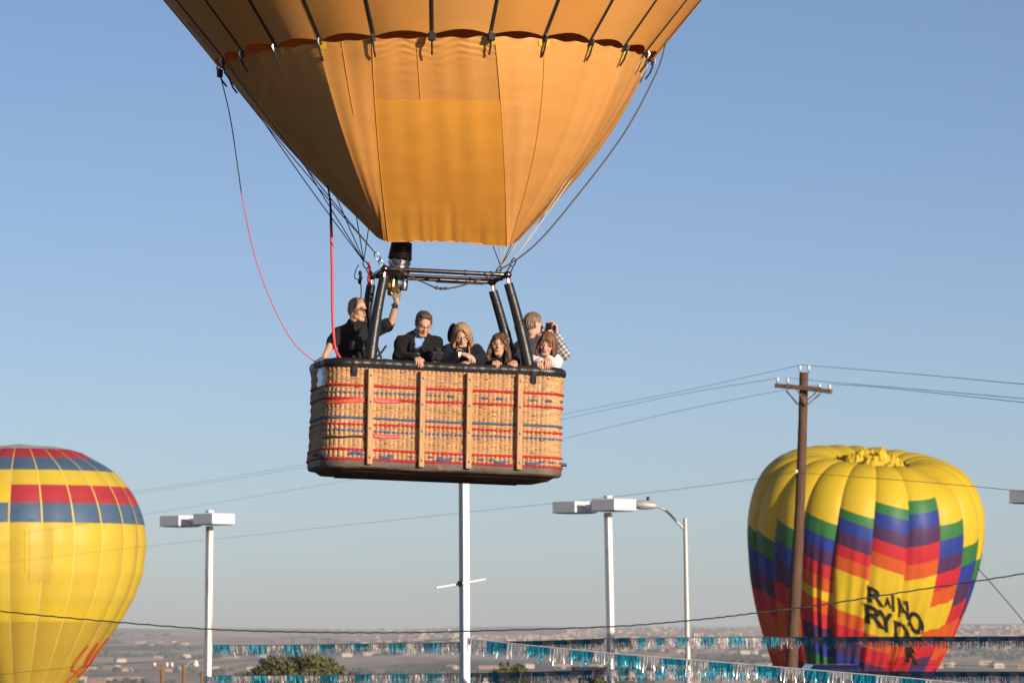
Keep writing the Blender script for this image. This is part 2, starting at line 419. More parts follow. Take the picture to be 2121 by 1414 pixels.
ROWH, CW = .0090, .0465
ncol = int(round(PER / CW)); CWx = PER / ncol; nrow = int((Z1 - Z0) / ROWH)
UPC, VPR = 6, 3
su = np.arange(ncol * UPC) * CWx / UPC; zv = Z0 + np.arange(nrow * VPR + 1) * ROWH / VPR
S_, Z_ = np.meshgrid(su, zv, indexing='ij')
ci = np.floor(S_ / CWx).astype(int) % ncol; ri = np.minimum(((Z_ - Z0) / ROWH + 1e-6).astype(int), nrow - 1)
fr = (Z_ - Z0) / ROWH - ri
jit = RNG.random((ncol, nrow)); jr = RNG.random(nrow); jc = RNG.random(ncol)
tight = np.zeros(nrow)                          # finely woven bands next to the ropes
for zc in (.21, .30, .49, .58, .67, .83, .90, .97): tight += np.exp(-((np.arange(nrow) * ROWH + Z0 - zc) / .03) ** 2)
tight = np.clip(tight, 0, 1)
wave = np.abs(np.sin(math.pi * (S_ / CWx)))
wave2 = .5 + .5 * np.cos(2 * math.pi * S_ / CWx + math.pi * ri)
d = .019 * wave ** .5 * (1 - .75 * tight[ri]) + .0055 * wave2 * tight[ri] + .0045 * np.abs(np.sin(math.pi * fr)) + .004 * (jit[ci, ri] - .5) + .004 * (vnoise(S_ * 3, Z_ * 3, 3) - .5)
gap = (jit[ci, ri] > .95); d = d - .010 * gap
x, y, nx, ny = outline(S_); o = d + flare(Z_)
Pw = np.stack([x + nx * o, y + ny * o, Z_ + .002 * np.sin(S_ * 9)], -1)
base = A(.50, .285, .135); k1 = .80 + .32 * jit[ci, ri]; tone = np.where(jit[ci, ri] > .90, 1.22, 1.0) * np.where(jit[ci, ri] < .05, .55, 1.0)
wc = base[None, None] * (k1 * tone * (.86 + .28 * jc[ci]))[..., None] * (1 + (vnoise(S_ * 1.5 + 5, Z_ * 2, 9)[..., None] - .5) * A(.12, .25, .45))
w_ = MB(); w_.grid(bw(Pw), c=wc, close_u=True)
wv = w_.build('wicker_weave', m_wick, basket, sharp=180); wv['kind'] = 'stuff'

# ropes woven through the wall
def rope_path(s0, s1, z, n, weave=0.0, per=.16, off=.009, ph=0):
    s = np.linspace(s0, s1, n); zz = z + .003 * np.sin(s * 3.1 + z * 40)
    P = onwall(s, zz, 0); x, y, nx, ny = outline(s)
    w = off + (weave * np.sin(2 * math.pi * s / per + ph) if weave else .0015 * np.sin(2 * math.pi * s / .0465))
    P[:, 0] += nx * w; P[:, 1] += ny * w; return P
def rope_z(py): return float(np.mean([front_s(920, py)[1]]))
FS = BL - 2 * RC
for py, mt, wv_, nm in ((806, m_red, 0, 'red_rope'), (820.5, m_blue, .016, 'blue_rope'), (833, m_red, 0, 'red_rope'), (873, m_blue, 0, 'blue_rope'), (886, m_red, 0, 'red_rope'), (899.5, m_blue, 0, 'blue_rope'), (939, m_red, 0, 'red_rope'), (958, m_red, 0, 'red_rope')):
    z = rope_z(py); q = MB()
    if wv_:
        q.tube(bw(rope_path(0 - .9, .95, z, 260)), .0115, n=9, lobes=3, depth=.3, twist=110)
        q.tube(bw(rope_path(.95, FS + .9, z, 260, weave=.014, per=.17, off=.003)), .0115, n=9, lobes=3, depth=.3, twist=110)
    else:
        q.tube(bw(rope_path(-1.6, FS + 1.6, z, 620)), .0115 if mt is m_blue else .0125, n=9, lobes=3, depth=.3, twist=110)
    q.build(nm, mt, basket)
z = rope_z(949); lo = [0.06, .30, .62, 1.12, 1.52, 1.70, 1.97]
for i, s0 in enumerate([-.46, -.25] + [front_s(px, 945)[0] for px in (738, 798, 918, 1035, 1100)] + [FS + .30]):     # rope carrying handles
    s = np.linspace(s0 - .085, s0 + .085, 22); P = onwall(s, z, .012); t = np.linspace(-1, 1, 22)
    x, y, nx, ny = outline(s); bu = (1 - t ** 4) * .035 - .03; sg = -1 if i != 2 else 1
    P[:, 0] += nx * bu; P[:, 1] += ny * bu; P[:, 2] += sg * .022 * (1 - t * t) * (1 if i not in (0, 7) else .3)
    if i in (0, 7): P[:, 0] += nx * .035 * (1 - t * t); P[:, 1] += ny * .035 * (1 - t * t)
    q = MB(); q.tube(bw(P), .0165, n=9, lobes=3, depth=.18, twist=60); q.build('rope_handle', m_blue, basket)
q = MB()
for s0 in np.arange(-.5, FS + .5, .105):
    if RNG.random() < .62:
        s = np.linspace(s0 - .036, s0 + .036, 9); t = np.linspace(-1, 1, 9); P = onwall(s, z + .004 * RNG.random(), .0); x, y, nx, ny = outline(s); b2 = .018 * (1 - t * t) - .004
        P[:, 0] += nx * b2; P[:, 1] += ny * b2; q.tube(bw(P), .0125, n=8, lobes=3, depth=.2, twist=60)
q.build('blue_stitching', m_blue, basket)['kind'] = 'stuff'

# leather band round the foot, underside and skids
q = MB(); prof = [(-.02, .118), (.030, .112), (.042, .104), (.044, .05), (.040, .012), (.020, -.008), (-.02, -.014)]
sb_ = np.linspace(0, PER, 200, endpoint=False)
Gp = []
for (of, zz_) in prof:
    x, y, nx, ny = outline(sb_); o = of + .004 * np.sin(sb_ * 7) * (zz_ > .01); Gp.append(np.stack([x + nx * o, y + ny * o, np.full_like(x, zz_) + .003 * np.sin(sb_ * 5)], -1))
q.grid(bw(np.stack(Gp, 1)), close_u=True, flip=True); q.build('leather_band', m_brown, basket)
q = MB(); x, y, nx, ny = outline(sb_); P0 = np.stack([x - nx * .03, y - ny * .03, np.full_like(x, -.010)], -1); P1 = np.stack([x - nx * .10, y - ny * .10, np.full_like(x, -.055)], -1); P2 = np.stack([x * .8, y * .8, np.full_like(x, -.05)], -1); P3 = np.stack([x * .0, y * .0, np.full_like(x, -.05)], -1)
q.grid(bw(np.stack([P0, P1, P2, P3], 1)), close_u=True, flip=True); q.build('floor_pan', m_dirt, basket)
for yy in (-.50, -.17, .17, .50):
    q = MB(); q.box((0, 0, 0), (BL - .5, .055, .03), None, 0, .008); o_ = q.v; q.v = [bw(v + A(0, yy, -.054)) for v in o_]; q.build('skid', m_dirt, basket, sharp=30)

# padded rim
q = MB(); s = np.linspace(0, PER, 420, endpoint=False); P = onwall(s, 1.075, -.018); P[:, 2] += .004 * np.sin(s * 4.3)
rr = .052 + .002 * np.sin(s * 21) + .0016 * np.sin(s * 57)
for c_ in np.concatenate([[front_s(px, 760)[0] for px in (733, 838, 1077, 960)], [FS + .8, FS + 1.6, FS + 2.8, -.5, -.9]]): rr = rr + .005 * (np.abs(np.mod(s - c_ + PER / 2, PER) - PER / 2) < .014)
q.tube(bw(P), rr, n=14, closed=True); 
s2 = np.linspace(0, PER, 420, endpoint=False); P = onwall(s2, 1.024, .006)                       # skirt of the padding
Pa = onwall(s2, 1.062, .032); Pb = onwall(s2, 1.026, .024 ); Pb[:, 2] += .004 * np.abs(np.sin(s2 * 46)); q.grid(bw(np.stack([Pa, Pb], 1)), close_u=True, flip=True)
q.build('padded_rim', m_leather, basket)

# wooden slats with their bolts
for pxt, pyt, pxb, pyb in ((766.5, 764, 763.5, 961), (874.5, 770, 870.5, 967), (971, 773, 968, 970), (1076, 776, 1073, 972)):
    (sa, za), (sb2, zb) = front_s(pxt, pyt), front_s(pxb, pyb)
    q = MB(); nz = 14; t = np.linspace(0, 1, nz); w = .0285; th = .078
    S = sa + (sb2 - sa) * t; Z = za + (zb - za) * t
    ring = np.array([(-w, 0), (-w, th - .006), (-w + .006, th), (w - .006, th), (w, th - .006), (w, 0)])
    Gp = np.zeros((nz, 6, 3))
    for i in range(nz):
        x, y, nx, ny = outline(np.array([S[i]])); Gp[i, :, 0] = x + ring[:, 0]; Gp[i, :, 1] = -BD / 2 - .020 - ring[:, 1]; Gp[i, :, 2] = Z[i]
    q.grid(bw(Gp)); q.add(bw(Gp[0]), [(5, 4, 3, 2, 1, 0)]); q.add(bw(Gp[-1]), [(0, 1, 2, 3, 4, 5)])
    for tt in (.07, .345, .625, .93):
        p = A(S[0] + (S[-1] - S[0]) * tt - FS / 2, -BD / 2 - .020 - th, Z[0] + (Z[-1] - Z[0]) * tt)
        pr = [(0, .005), (.006, .005), (.0085, .003), (.0105, .0005), (.0125, .0)]
        Q = np.asarray(pr); Mx = A((1, 0, 0), (0, 0, -1), (0, 1, 0))
        q.lathe(Q, c=(0, 0, 0), n=10, M=BM @ Mx, mi=1); q.v[-1] += bw(p)
    q.build('slat', [m_wood, m_dsteel], basket, sharp=35)

# straps, ribbons, pouch
for px, py0, py1 in ((734, 762, 779), (1105, 774, 795)):
    (sa, za), (_, zb) = front_s(px, py0), front_s(px, py1)
    q = MB(); P = [onwall(np.array([sa - .025, sa + .025]), zz_, of) for zz_, of in ((za + .02, .045), (za, .05), ((za + zb) / 2, .045), (zb, .03))]
    q.grid(bw(np.stack(P, 0)), flip=True); P2 = [p + A(0, .006, 0) for p in P]; q.grid(bw(np.stack(P2, 0))); q.build('strap', m_black, basket)
def ribbon(px0, py0, px1, py1, h, txt, mtxt, mrib, nm='ribbon'):
    (sa, za), (sb3, zb) = front_s(px0, py0), front_s(px1, py1)
    n = 24; S = np.linspace(sa, sb3, n); Z = np.linspace(za, zb, n) + .003 * np.sin(S * 30)
    off = .026 + .002 * np.sin(S * 23)
    P = np.stack([np.array([onwall(np.array([S[i]]), Z[i] + h * e, off[i])[0] for i in range(n)]) for e in (-.5, .5)], 1)
    q = MB(); q.grid(bw(P)); ob = q.build(nm, [mrib, mtxt], basket)
    if txt:
        V, F = text_mesh(txt, h * .95, .35, .0); sc = (sb3 - sa) * .96 / max(V[:, 0].max(), 1e-6); sc = min(sc, 1.15)
        q = MB(); U = sa + .012 + V[:, 0] * sc; Zt = np.interp(U, S, Z) + (V[:, 1] - h * .33)
        q.add(bw(np.array([onwall(np.array([U[i]]), Zt[i], .0295)[0] for i in range(len(U))])), F); q.build('lettering', mtxt, basket)
ribbon(669, 833, 754, 828, .042, 'Lindstrand Balloons  Li', m_orange, m_redtag)
ribbon(772, 829, 827, 831.5, .040, 'Balloons   Lin', m_pinkp, m_redtag)
ribbon(772, 902, 826, 905, .038, 'alloons   Linds', m_pinkp, m_redtag)
ribbon(668, 905, 753, 903, .018, None, m_black, m_black, 'black_strap')
q = MB(); S = np.linspace(-RC * 1.57 - .32, -RC * 1.57 + .10, 14)
q.grid(bw(np.stack([onwall(S, z_, .03 + .008 * math.sin(z_ * 60)) for z_ in (.84, .88, .92, .96, 1.0, 1.03)], 1)), flip=True); q.build('document_pouch', m_clear, basket)

# ---------------------------------------------------------------- burner frame and uprights
FZ = float(loc(bl(925, 563, -.475))[2])
FX0, FX1, FY = -.70, .60, .475
fx0 = float(loc(bl(797, 553, -FY))[0]); fx1 = float(loc(bl(1051, 572, -FY))[0]); FX0, FX1 = fx0, fx1
corner = {(sx, sy): A(FX0 if sx < 0 else FX1, sy * FY, FZ) for sx in (-1, 1) for sy in (-1, 1)}
q = MB()
rc_ = .07; pts = []
for (cx, cy, a0) in ((FX1 - rc_, -FY + rc_, -90), (FX1 - rc_, FY - rc_, 0), (FX0 + rc_, FY - rc_, 90), (FX0 + rc_, -FY + rc_, 180)):
    for k in range(7): a = R(a0 + 15 * k); pts.append((cx + rc_ * math.cos(a), cy + rc_ * math.sin(a), FZ))
q.tube(bw(pts), .0235, n=12, closed=True)
for yy in (-.17, .2): q.tube(bw([(FX0, yy, FZ - .02), (FX0 + .35, yy, FZ - .03), (FX1 - .45, yy, FZ - .03), (FX1, yy, FZ - .02)]), .017, n=10)
q.tube(bw([(FX0 + .52, -.17, FZ - .025), (FX0 + .56, .2, FZ - .025)]), .014, n=8)
for xx in (FX0 + .85, FX0 + 1.12): q.tube(bw([(xx - .012, -FY, FZ), (xx + .012, -FY, FZ)]), .029, n=12)
for c_ in corner.values(): q.ell(bw(c_), (.045, .045, .04), n=8)
frame = q.build('burner_frame', m_dsteel, balloon)
q = MB(); q.box((0, 0, 0), (.52, .30, .02), BM, 0, .006); q.v[-1] += bw((FX1 - .36, FY - .20, FZ - .03)); q.build('heat_shield', m_steel, frame)

ups = {(-1, -1): ((767, 741), .02), (-1, 1): ((748, 742), 0), (1, -1): ((1097, 752), 0), (1, 1): ((1068, 752), 0)}
for (sx, sy), ((px, py), _) in ups.items():
    bot = loc(bl(px, py, sy * (BD / 2 - .14))); bot[2] = 1.10; top = corner[(sx, sy)] + A(0, 0, -.055)
    dirv = top - bot; t = np.linspace(0, 1, 26); P = bot + dirv * t[:, None]; P[:, 0] += sx * .012 * np.sin(math.pi * t)
    r0 = np.linspace(.060, .048, 26); r0 += .003 * (t < .5); r0[(t > .46) & (t < .5)] += .004; r0[0] *= .9; r0[-1] *= .93
    q = MB(); q.tube(bw(P[1:-1]), r0[1:-1], n=16)
    u = q.build('padded_upright', m_leather, balloon)
    q = MB(); q.tube(bw([bot + A(0, 0, -.05), bot + dirv * .06]), .030, n=10); q.tube(bw([bot + dirv * .94, top + A(0, 0, .05)]), .012, n=8); q.build('rod', m_steel, u)
    q = MB(); q.tube(bw([bot + dirv * .95 + A(.03, 0, 0), top + A(.03, 0, .03)]), .006, n=6); q.build('quick_release_tab', m_red, u)
# red strap and hoses at the left upright
q = MB(); P = spline([bl(763, 543, -.3), bl(766, 560, -.3), bl(763, 580, -.3), bl(768, 598, -.3)], 8)
q.tube(P, .014, n=8); q.build('fuel_line_cover', m_red, balloon)
q = MB()
for k, (px, py, px2, py2) in enumerate(((764, 590, 772, 742), (757, 640, 790, 742), (800, 716, 774, 745))):
    q.tube(spline([bl(px, py, -.33), bl((px + px2) / 2 - 6 + k * 4, (py + py2) / 2, -.36), bl(px2, py2, -.36)], 10), .012, n=8)
q.build('fuel_hose', m_black, balloon)

# burner
BP = loc(bl(826, 556, -.17))
q = MB(); 
prof = [(.0, -.11), (.085, -.11), (.10, -.095), (.115, -.05), (.116, .0), (.105, .035), (.112, .04), (.118, .075), (.110, .08), (.0, .08)]
tilt = roty(R(5)) @ rotx(R(-4)); MT = BM @ tilt
q.lathe(prof, n=28, M=MT); q.v[-1] += bw(BP)
for zz_, rr_, n_ in ((-.03, .1165, 9), (.058, .1185, 9)):
    for k in range(n_):
        a = 2 * math.pi * k / n_ + zz_ * 20; c_ = A(rr_ * math.cos(a), rr_ * math.sin(a), zz_)
        u_ = A(math.cos(a), math.sin(a), 0); v_ = A(-math.sin(a), math.cos(a), 0); w_2 = A(0, 0, 1)
        aa = np.arange(10) * math.pi / 5; P = c_ + u_ * .001 + (np.cos(aa)[:, None] * v_ + np.sin(aa)[:, None] * w_2) * (.019 if zz_ < 0 else .013)
        q.add(bw(BP + P @ tilt.T), [tuple(range(10))], 1)
burner = q.build('burner', [m_steel, m_black], balloon, sharp=35)
q = MB()
for k in range(11):
    r_k = .118 - .0016 * k; a = np.arange(28) * 2 * math.pi / 28
    P = np.stack([r_k * np.cos(a), r_k * np.sin(a), np.full(28, .105 + .0165 * k)], -1); q.tube(bw(BP + P @ tilt.T), .0088, n=7, closed=True)
for k in range(8):
    a = 2 * math.pi * k / 8; q.tube(bw(BP + A((.105 * math.cos(a), .105 * math.sin(a), .07), (.090 * math.cos(a), .090 * math.sin(a), .285)) @ tilt.T), .007, n=6)
for k in range(4):
    a = 2 * math.pi * k / 4 + .4; P = [(.05 * math.cos(a) * t_, .05 * math.sin(a) * t_, .27 + .035 * math.sin(math.pi * (1 - abs(t_)) / 2)) for t_ in np.linspace(-2, 2, 13)]
    q.tube(bw(BP + np.array(P) @ tilt.T), .008, n=6)
q.build('vaporiser_coil', mat('heat_black_coil', (.035, .027, .024), rough=.4, metal=.8, var=.5, scale=20), burner)
q = MB()
for (dx, dy, dz, rx, ry, rz) in ((-.07, -.02, -.16, .05, .05, .055), (-.11, -.03, -.19, .045, .03, .035), (-.03, -.05, -.22, .045, .04, .05), (-.075, -.03, -.25, .035, .035, .04)):
    q.box((0, 0, 0), (rx * 2, ry * 2, rz * 2), MT @ rotz(dx * 9), 0, .012); q.v[-1] += bw(BP + A(dx, dy, dz))
q.tube(bw(BP + A((-.14, -.05, -.17), (-.02, -.06, -.19))), .02, n=10); q.tube(bw(BP + A((-.05, -.03, -.25), (-.03, -.04, -.33))), .022, n=10)
q.build('valve_block', [m_brass], burner, sharp=35)
q = MB(); q.lathe([(0, -.06), (.036, -.06), (.04, -.05), (.04, .05), (.03, .06), (0, .06)], n=16, M=MT); q.v[-1] += bw(BP + A(.055, -.05, -.17))
q.lathe([(0, -.04), (.028, -.04), (.03, .03), (0, .035)], n=14, M=MT @ rotx(.6)); q.v[-1] += bw(BP + A(.0, -.06, -.22))
q.tube(bw(BP + A((-.03, -.05, -.24), (-.015, -.05, -.33))), .017, n=10); q.build('pilot_light', m_steel, burner)
q = MB(); q.tube(bw(spline(BP + A((-.16, -.02, -.16), (-.10, -.10, -.06), (.0, -.14, -.05), (.07, -.12, -.11), (.07, -.06, -.18)), 8)), .008, n=7); q.build('fuel_pipe', m_black, burner)

# ---------------------------------------------------------------- envelope
RY = 44.75; RC0 = at(903, 133, RY); RR = 443 / FPX * RY / ray(903, 133)[1]
ENV_T = rotz(0)
def ringpt(th, r=None, z=0.0):
    r = RR if r is None else r
    x = r * np.sin(th); y = -r * np.cos(th)
    return np.stack([RC0[0] + x, RC0[1] + y, RC0[2] + z + .017 * x], -1)
SL = math.tan(R(40.0)); RSPH = 8.6
zt_ = (RSPH * math.cos(R(40)) - RR) / SL; zc_ = zt_ + RSPH * math.sin(R(40))
def prof_r(z):
    z = np.asarray(z, float); cone = RR + SL * z
    sph = np.sqrt(np.clip(RSPH ** 2 - (z - zc_) ** 2, 0, None)); return np.where(z < zt_, cone, sph)
m_env = mat('envelope_nylon', (.68, .30, .070), rough=.55, var=.08, scale=1.2, spec=.25, trans=.08, bump=.10, bscale=4, stretch=(1, 1, 2), stain=(.66, .30, .10, .64), sscale=.7)
m_env2 = mat('envelope_nylon_faded', (.72, .33, .090), rough=.55, var=.08, scale=1.2, spec=.25, trans=.08, bump=.10, bscale=4, stretch=(1, 1, 2))
m_tape = mat('load_tape', (.022, .014, .010), rough=.7, var=.3, scale=20)
NG = 24
env = MB(); a = np.linspace(0, 2 * math.pi, 48, endpoint=False)
ztop = zc_ + RSPH * .985
P0 = ringpt(a, float(prof_r(ztop)) * 1.15, ztop - .05); env.add(np.vstack([P0, [ringpt(np.array([0.]), 0, ztop + .12)[0]]]), [(i, (i + 1) % 48, 48) for i in range(48)])
envelope = env.build('envelope', m_env, balloon)
zs = np.concatenate([[0], np.linspace(.02, 1.6, 22), np.linspace(1.8, zt_, 10), zc_ - RSPH * np.cos(np.linspace(math.acos(min(1, (zc_ - zt_) / RSPH)), math.pi - .17, 30))[1:]])
for k in range(NG):
    th0 = (k - NG / 2) * 2 * math.pi / NG; tt = np.linspace(0, 1, 13); th = th0 + tt * 2 * math.pi / NG
    Zg = np.broadcast_to(zs[None], (13, len(zs))).copy(); TT = np.broadcast_to(tt[:, None], Zg.shape); TH = np.broadcast_to(th[:, None], Zg.shape)
    arch = np.sin(math.pi * TT); sc_a = .030 + .03 * RNG.random()
    Zg = Zg + sc_a * arch * np.exp(-Zg / .25)
    rr = prof_r(Zg); ch = np.cos(math.pi / NG) / np.cos((TT - .5) * 2 * math.pi / NG)
    rr = rr * (ch * (1 + .012 * arch)) + .03 * arch * np.exp(-Zg / .5)
    rr = rr + .004 * np.sin(TT * 40 + Zg * 3) * np.exp(-Zg / .5) + .006 * (vnoise(TH * 9, Zg * 1.5, 20) - .5) * 2
    x = rr * np.sin(TH); y = -rr * np.cos(TH)
    P = np.stack([RC0[0] + x, RC0[1] + y, RC0[2] + Zg + .017 * x], -1)
    q = MB(); q.grid(P); q.build('gore', m_env if k % 3 else m_env2, envelope, sharp=60)
    # load tape on the seam
    rz = prof_r(zs) * math.cos(math.pi / NG) / math.cos(math.pi / NG) * np.cos(math.pi / NG) / np.cos(math.pi / NG)
    rz = prof_r(zs) + .006; e = .020 / np.maximum(rz, .05)
    Pt = np.stack([ringpt(th0 + s_ * e, rz, zs - .05 * (zs < .01)) for s_ in (-1, -.4, .4, 1)], 0)
    Pt[1:3] += (np.stack([np.sin(th0) * np.ones_like(zs), -np.cos(th0) * np.ones_like(zs), -.3 * np.ones_like(zs)], -1) * .007)[None]
    Pt[:, :, 2] -= 0
    q = MB(); q.grid(Pt); q.build('load_tape', m_tape, envelope)

# turnback hardware at each tape end
for k in range(NG):
    th0 = (k - NG / 2) * 2 * math.pi / NG; p = ringpt(np.array([th0]), RR + .012, -.03)[0]; u_ = A(math.sin(th0), -math.cos(th0), 0)
    Mr = rotz(th0)
    q = MB(); big = k in (12, 13)
    if big: q.box(p + u_ * .03, (.075, .05, .085), Mr, 0, .012)
    else: q.box(p + u_ * .015, (.035, .03, .05), Mr, 0, .008)
    q.tube([p + u_ * .03 + A(0, 0, .05), p + u_ * .045 + A(0, 0, .02), p + u_ * .02 + A(0, 0, -.03)], .012, n=6, mi=1)
    dn = A(-u_[0], -u_[1], 0) * .08
    q.tube([p + u_ * .02 + A(0, 0, -.03), p + u_ * .035 + dn * .6 + A(0, 0, -.11), p + u_ * .035 + dn * 1.2 + A(0, 0, -.17)], .011, n=6)
    q.build('tape_buckle', [m_black, m_steel], envelope)

# ---------------------------------------------------------------- scoop below the envelope
BLf = at(797, 500, RY - .62); BRf = at(1052, 510, RY - .58)
m_sc = {}
for nm, c_ in (('a', (.66, .295, .072)), ('b', (.80, .345, .052)), ('c', (.72, .335, .095)), ('d', (.68, .315, .084))):
    m_sc[nm] = mat('scoop_nylon_' + nm, c_, rough=.5, var=.07, scale=2.0, spec=.3, trans=.06, bump=.10, bscale=5, stretch=(1, 1, 4))
sm = MB(); e0 = spline([BLf, (BLf + BRf) / 2 + A(0, -.02, .022), BRf], 12); sm.tube(e0, .007, n=6)
scoop = sm.build('scoop', m_sc['b'], balloon)
def scoop_bottom(th):
    d_ = np.degrees(th); 
    t = np.clip((d_ + 16.5) / 33.0, 0, 1)
    p = BLf[None] * (1 - t)[:, None] + BRf[None] * t[:, None]
    p[:, 2] += .03 * np.sin(math.pi * t); p[:, 1] -= .03 * np.sin(math.pi * t)
    ov = np.clip((np.abs(d_) - 16.5) / 85., 0, 1)           # sides run back and up from the corner
    p[:, 0] += np.sign(d_) * ov * .10; p[:, 1] += ov * .55; p[:, 2] += ov * .10
    return p
NV = 56
FAC = [-98, -76, -54, -31, -15.5, 16.2, 30, 46, 62, 80, 98]
CREASE = {-98: (-98, .35), -76: (-76, .25), -54: (-50, .15), -31: (-4, 1.7), -15.5: (-8, .8), 16.2: (10, .9), 30: (28, 1.1), 46: (46, .75), 62: (64, .9), 80: (80, .65), 98: (98, .75)}   # seam -> direction and amount of its outward pull
def scoop_base(dd, v):
    """point of the scoop at angle dd (degrees) and height v (0 hem, 1 mouth): flat facets between the seams"""
    i = int(np.clip(np.searchsorted(FAC, (dd.min() + dd.max()) / 2) - 1, 0, len(FAC) - 2)); e = np.radians(np.array([FAC[i], FAC[i + 1]]))
    tt = (dd - FAC[i]) / (FAC[i + 1] - FAC[i]); th = np.radians(dd)
    f0 = ringpt(e, RR - .004, -.014); ch = f0[0][None] * (1 - tt)[:, None] + f0[1][None] * tt[:, None]
    top = ringpt(th, RR - .004, -.014) * .12 + ch * .88; bot = scoop_bottom(th)
    top[:, 2] -= .012 * np.abs(np.sin(math.pi * dd / 15.0)) + .008 * np.sin(dd * .9)
    P = top[:, None] * (1 - v)[None, :, None] + bot[:, None] * v[None, :, None]
    ue = np.array([(math.sin(R(az_)) * am_, -math.cos(R(az_)) * am_, -.3 * am_) for az_, am_ in (CREASE.get(FAC[k_], (FAC[k_], 1.0)) for k_ in (i, i + 1))])
    un = np.stack([np.sin(th), -np.cos(th), np.full_like(th, -.3)], -1); u_ = ue[0][None] * (1 - tt)[:, None] + ue[1][None] * tt[:, None]
    P = P + u_[:, None] * (.17 * np.sin(math.pi * v ** .9))[None, :, None] + u_[:, None] * (.012 * np.sin(math.pi * tt)[:, None] * np.sin(math.pi * v)[None])[..., None]
    return P, un / np.linalg.norm(un, axis=1)[:, None]
def scoop_panel(d0, d1, v0, v1, mt, seedk, wr=0.0, puck=0.0, lift=0.0):
    nu = max(14, int(abs(d1 - d0) / .8)); dd = np.linspace(d0, d1, nu); v = np.linspace(v0, v1, NV)
    P, u_ = scoop_base(dd, v)
    VV = np.broadcast_to(v[None], P.shape[:2]); DD = np.broadcast_to(dd[:, None], P.shape[:2])
    edge = np.sin(math.pi * np.linspace(0, 1, nu))[:, None] ** .5
    w_ = .004 * (vnoise(DD * .35 + seedk, VV * 9, 31) - .5) * edge
    if wr: w_ = w_ + edge * wr * np.sin(VV * 150 + DD * .5 + 4 * vnoise(DD * .2, VV * 5, 33)) * np.clip(vnoise(DD * .15 + seedk * 3, VV * 4, 35) * 2.4 - 1.15, 0, 1)
    if puck: w_ = w_ + edge * puck * np.clip((VV - .74) / .26, 0, 1) ** 1.3 * (vnoise(DD * 1.05 + VV * 3 + 4, VV * 1.5, 37) - .5) * 2
    near = np.clip((.13 - VV) / .13, 0, 1); w_ = w_ + .006 * near * (vnoise(DD * .5, VV * 20, 45) + .2) * 1.3 * np.sin(VV * 210 + np.abs(np.mod(DD + 7.5, 15) - 7.5) * 1.2)
    P = P + u_[:, None] * (w_ + lift)[..., None]
    q = MB(); q.grid(P, flip=True); q.build('scoop_panel', mt, scoop, sharp=70)
bounds = FAC[:5]
for i in range(4): scoop_panel(bounds[i], bounds[i + 1], 0, 1, m_sc['a' if i % 2 else 'd'], i, wr=.009 if i in (1, 2) else .003, puck=.02)
scoop_panel(-15.5, 0, 0, .30, m_sc['a'], 7, wr=.002); scoop_panel(0, 9.5, 0, .295, m_sc['a'], 8, wr=.005); scoop_panel(9.5, 16.2, 0, .30, m_sc['d'], 9, wr=.002)
scoop_panel(-15.5, 16.2, .285, 1, m_sc['b'], 10, wr=.001, puck=.022, lift=.006)
bounds = FAC[5:]
for i in range(5): scoop_panel(bounds[i], bounds[i + 1], 0, 1, m_sc['d' if i % 2 else 'c'], 12 + i, wr=.003 + .004 * (i > 2), puck=.006)
# seams
def seam(d0, v0, v1, r=.0045):
    P, u_ = scoop_base(np.array([d0, d0 + .01]), np.linspace(v0, v1, 30)); P = P[0] + u_[0] * .006
    q = MB(); q.tube(P, r, n=5); q.build('seam', m_sc['b'], scoop)
seam(-15.5, 0, 1); seam(16.2, 0, 1)
seam(-24, 0, .34, .003); seam(-4, .0, .285, .003); seam(30, 0, 1, .003)

m_yp = mat('yellow_patch', (.78, .50, .045), rough=.5)
for d0 in (-45, -30, 15, 30, 45, 60):                     # yellow reinforcements under the tape ends
    dd = np.linspace(d0 - (.2 if d0 not in (0, 15, 30) else 1.6), d0 + 1.5, 6)
    if d0 == -30: dd = np.linspace(-30.8, -28.6, 6)
    if d0 == -15: dd = np.linspace(-15.2, -13.4, 6)
    P, u_ = scoop_base(dd, np.linspace(.004, .036, 6)); P = P + u_[:, None] * .007; P[:, -1] -= (P[:, -1] - P[:, -2]) * np.abs(np.linspace(-1, 1, 6))[:, None] * .9
    q = MB(); q.grid(P, flip=True); q.build('reinforcement_patch', m_yp, scoop)
# small flag sewn on the far left gore
q = MB(); t0_, zf = R(-79.5), np.linspace(.10, .42, 9)
for j in range(8):
    for s_ in range(5):
        e0, e1 = t0_ + (s_ - 2.5) * .011, t0_ + (s_ - 1.5) * .011
        Pq = [ringpt(np.array([tt_]), float(prof_r(zz_)) + .022, zz_)[0] for tt_, zz_ in ((e0, zf[j]), (e1, zf[j]), (e1, zf[j + 1]), (e0, zf[j + 1]))]
        q.add(Pq, [(0, 1, 2, 3)], 2 if (j >= 5 and s_ < 3) else s_ % 2)
q.build('flag_patch', [m_redtag, m_wht_f := mat('flag_white', (.6, .58, .56), rough=.6), mat('flag_blue', (.05, .08, .3), rough=.6)], envelope, smooth=False)
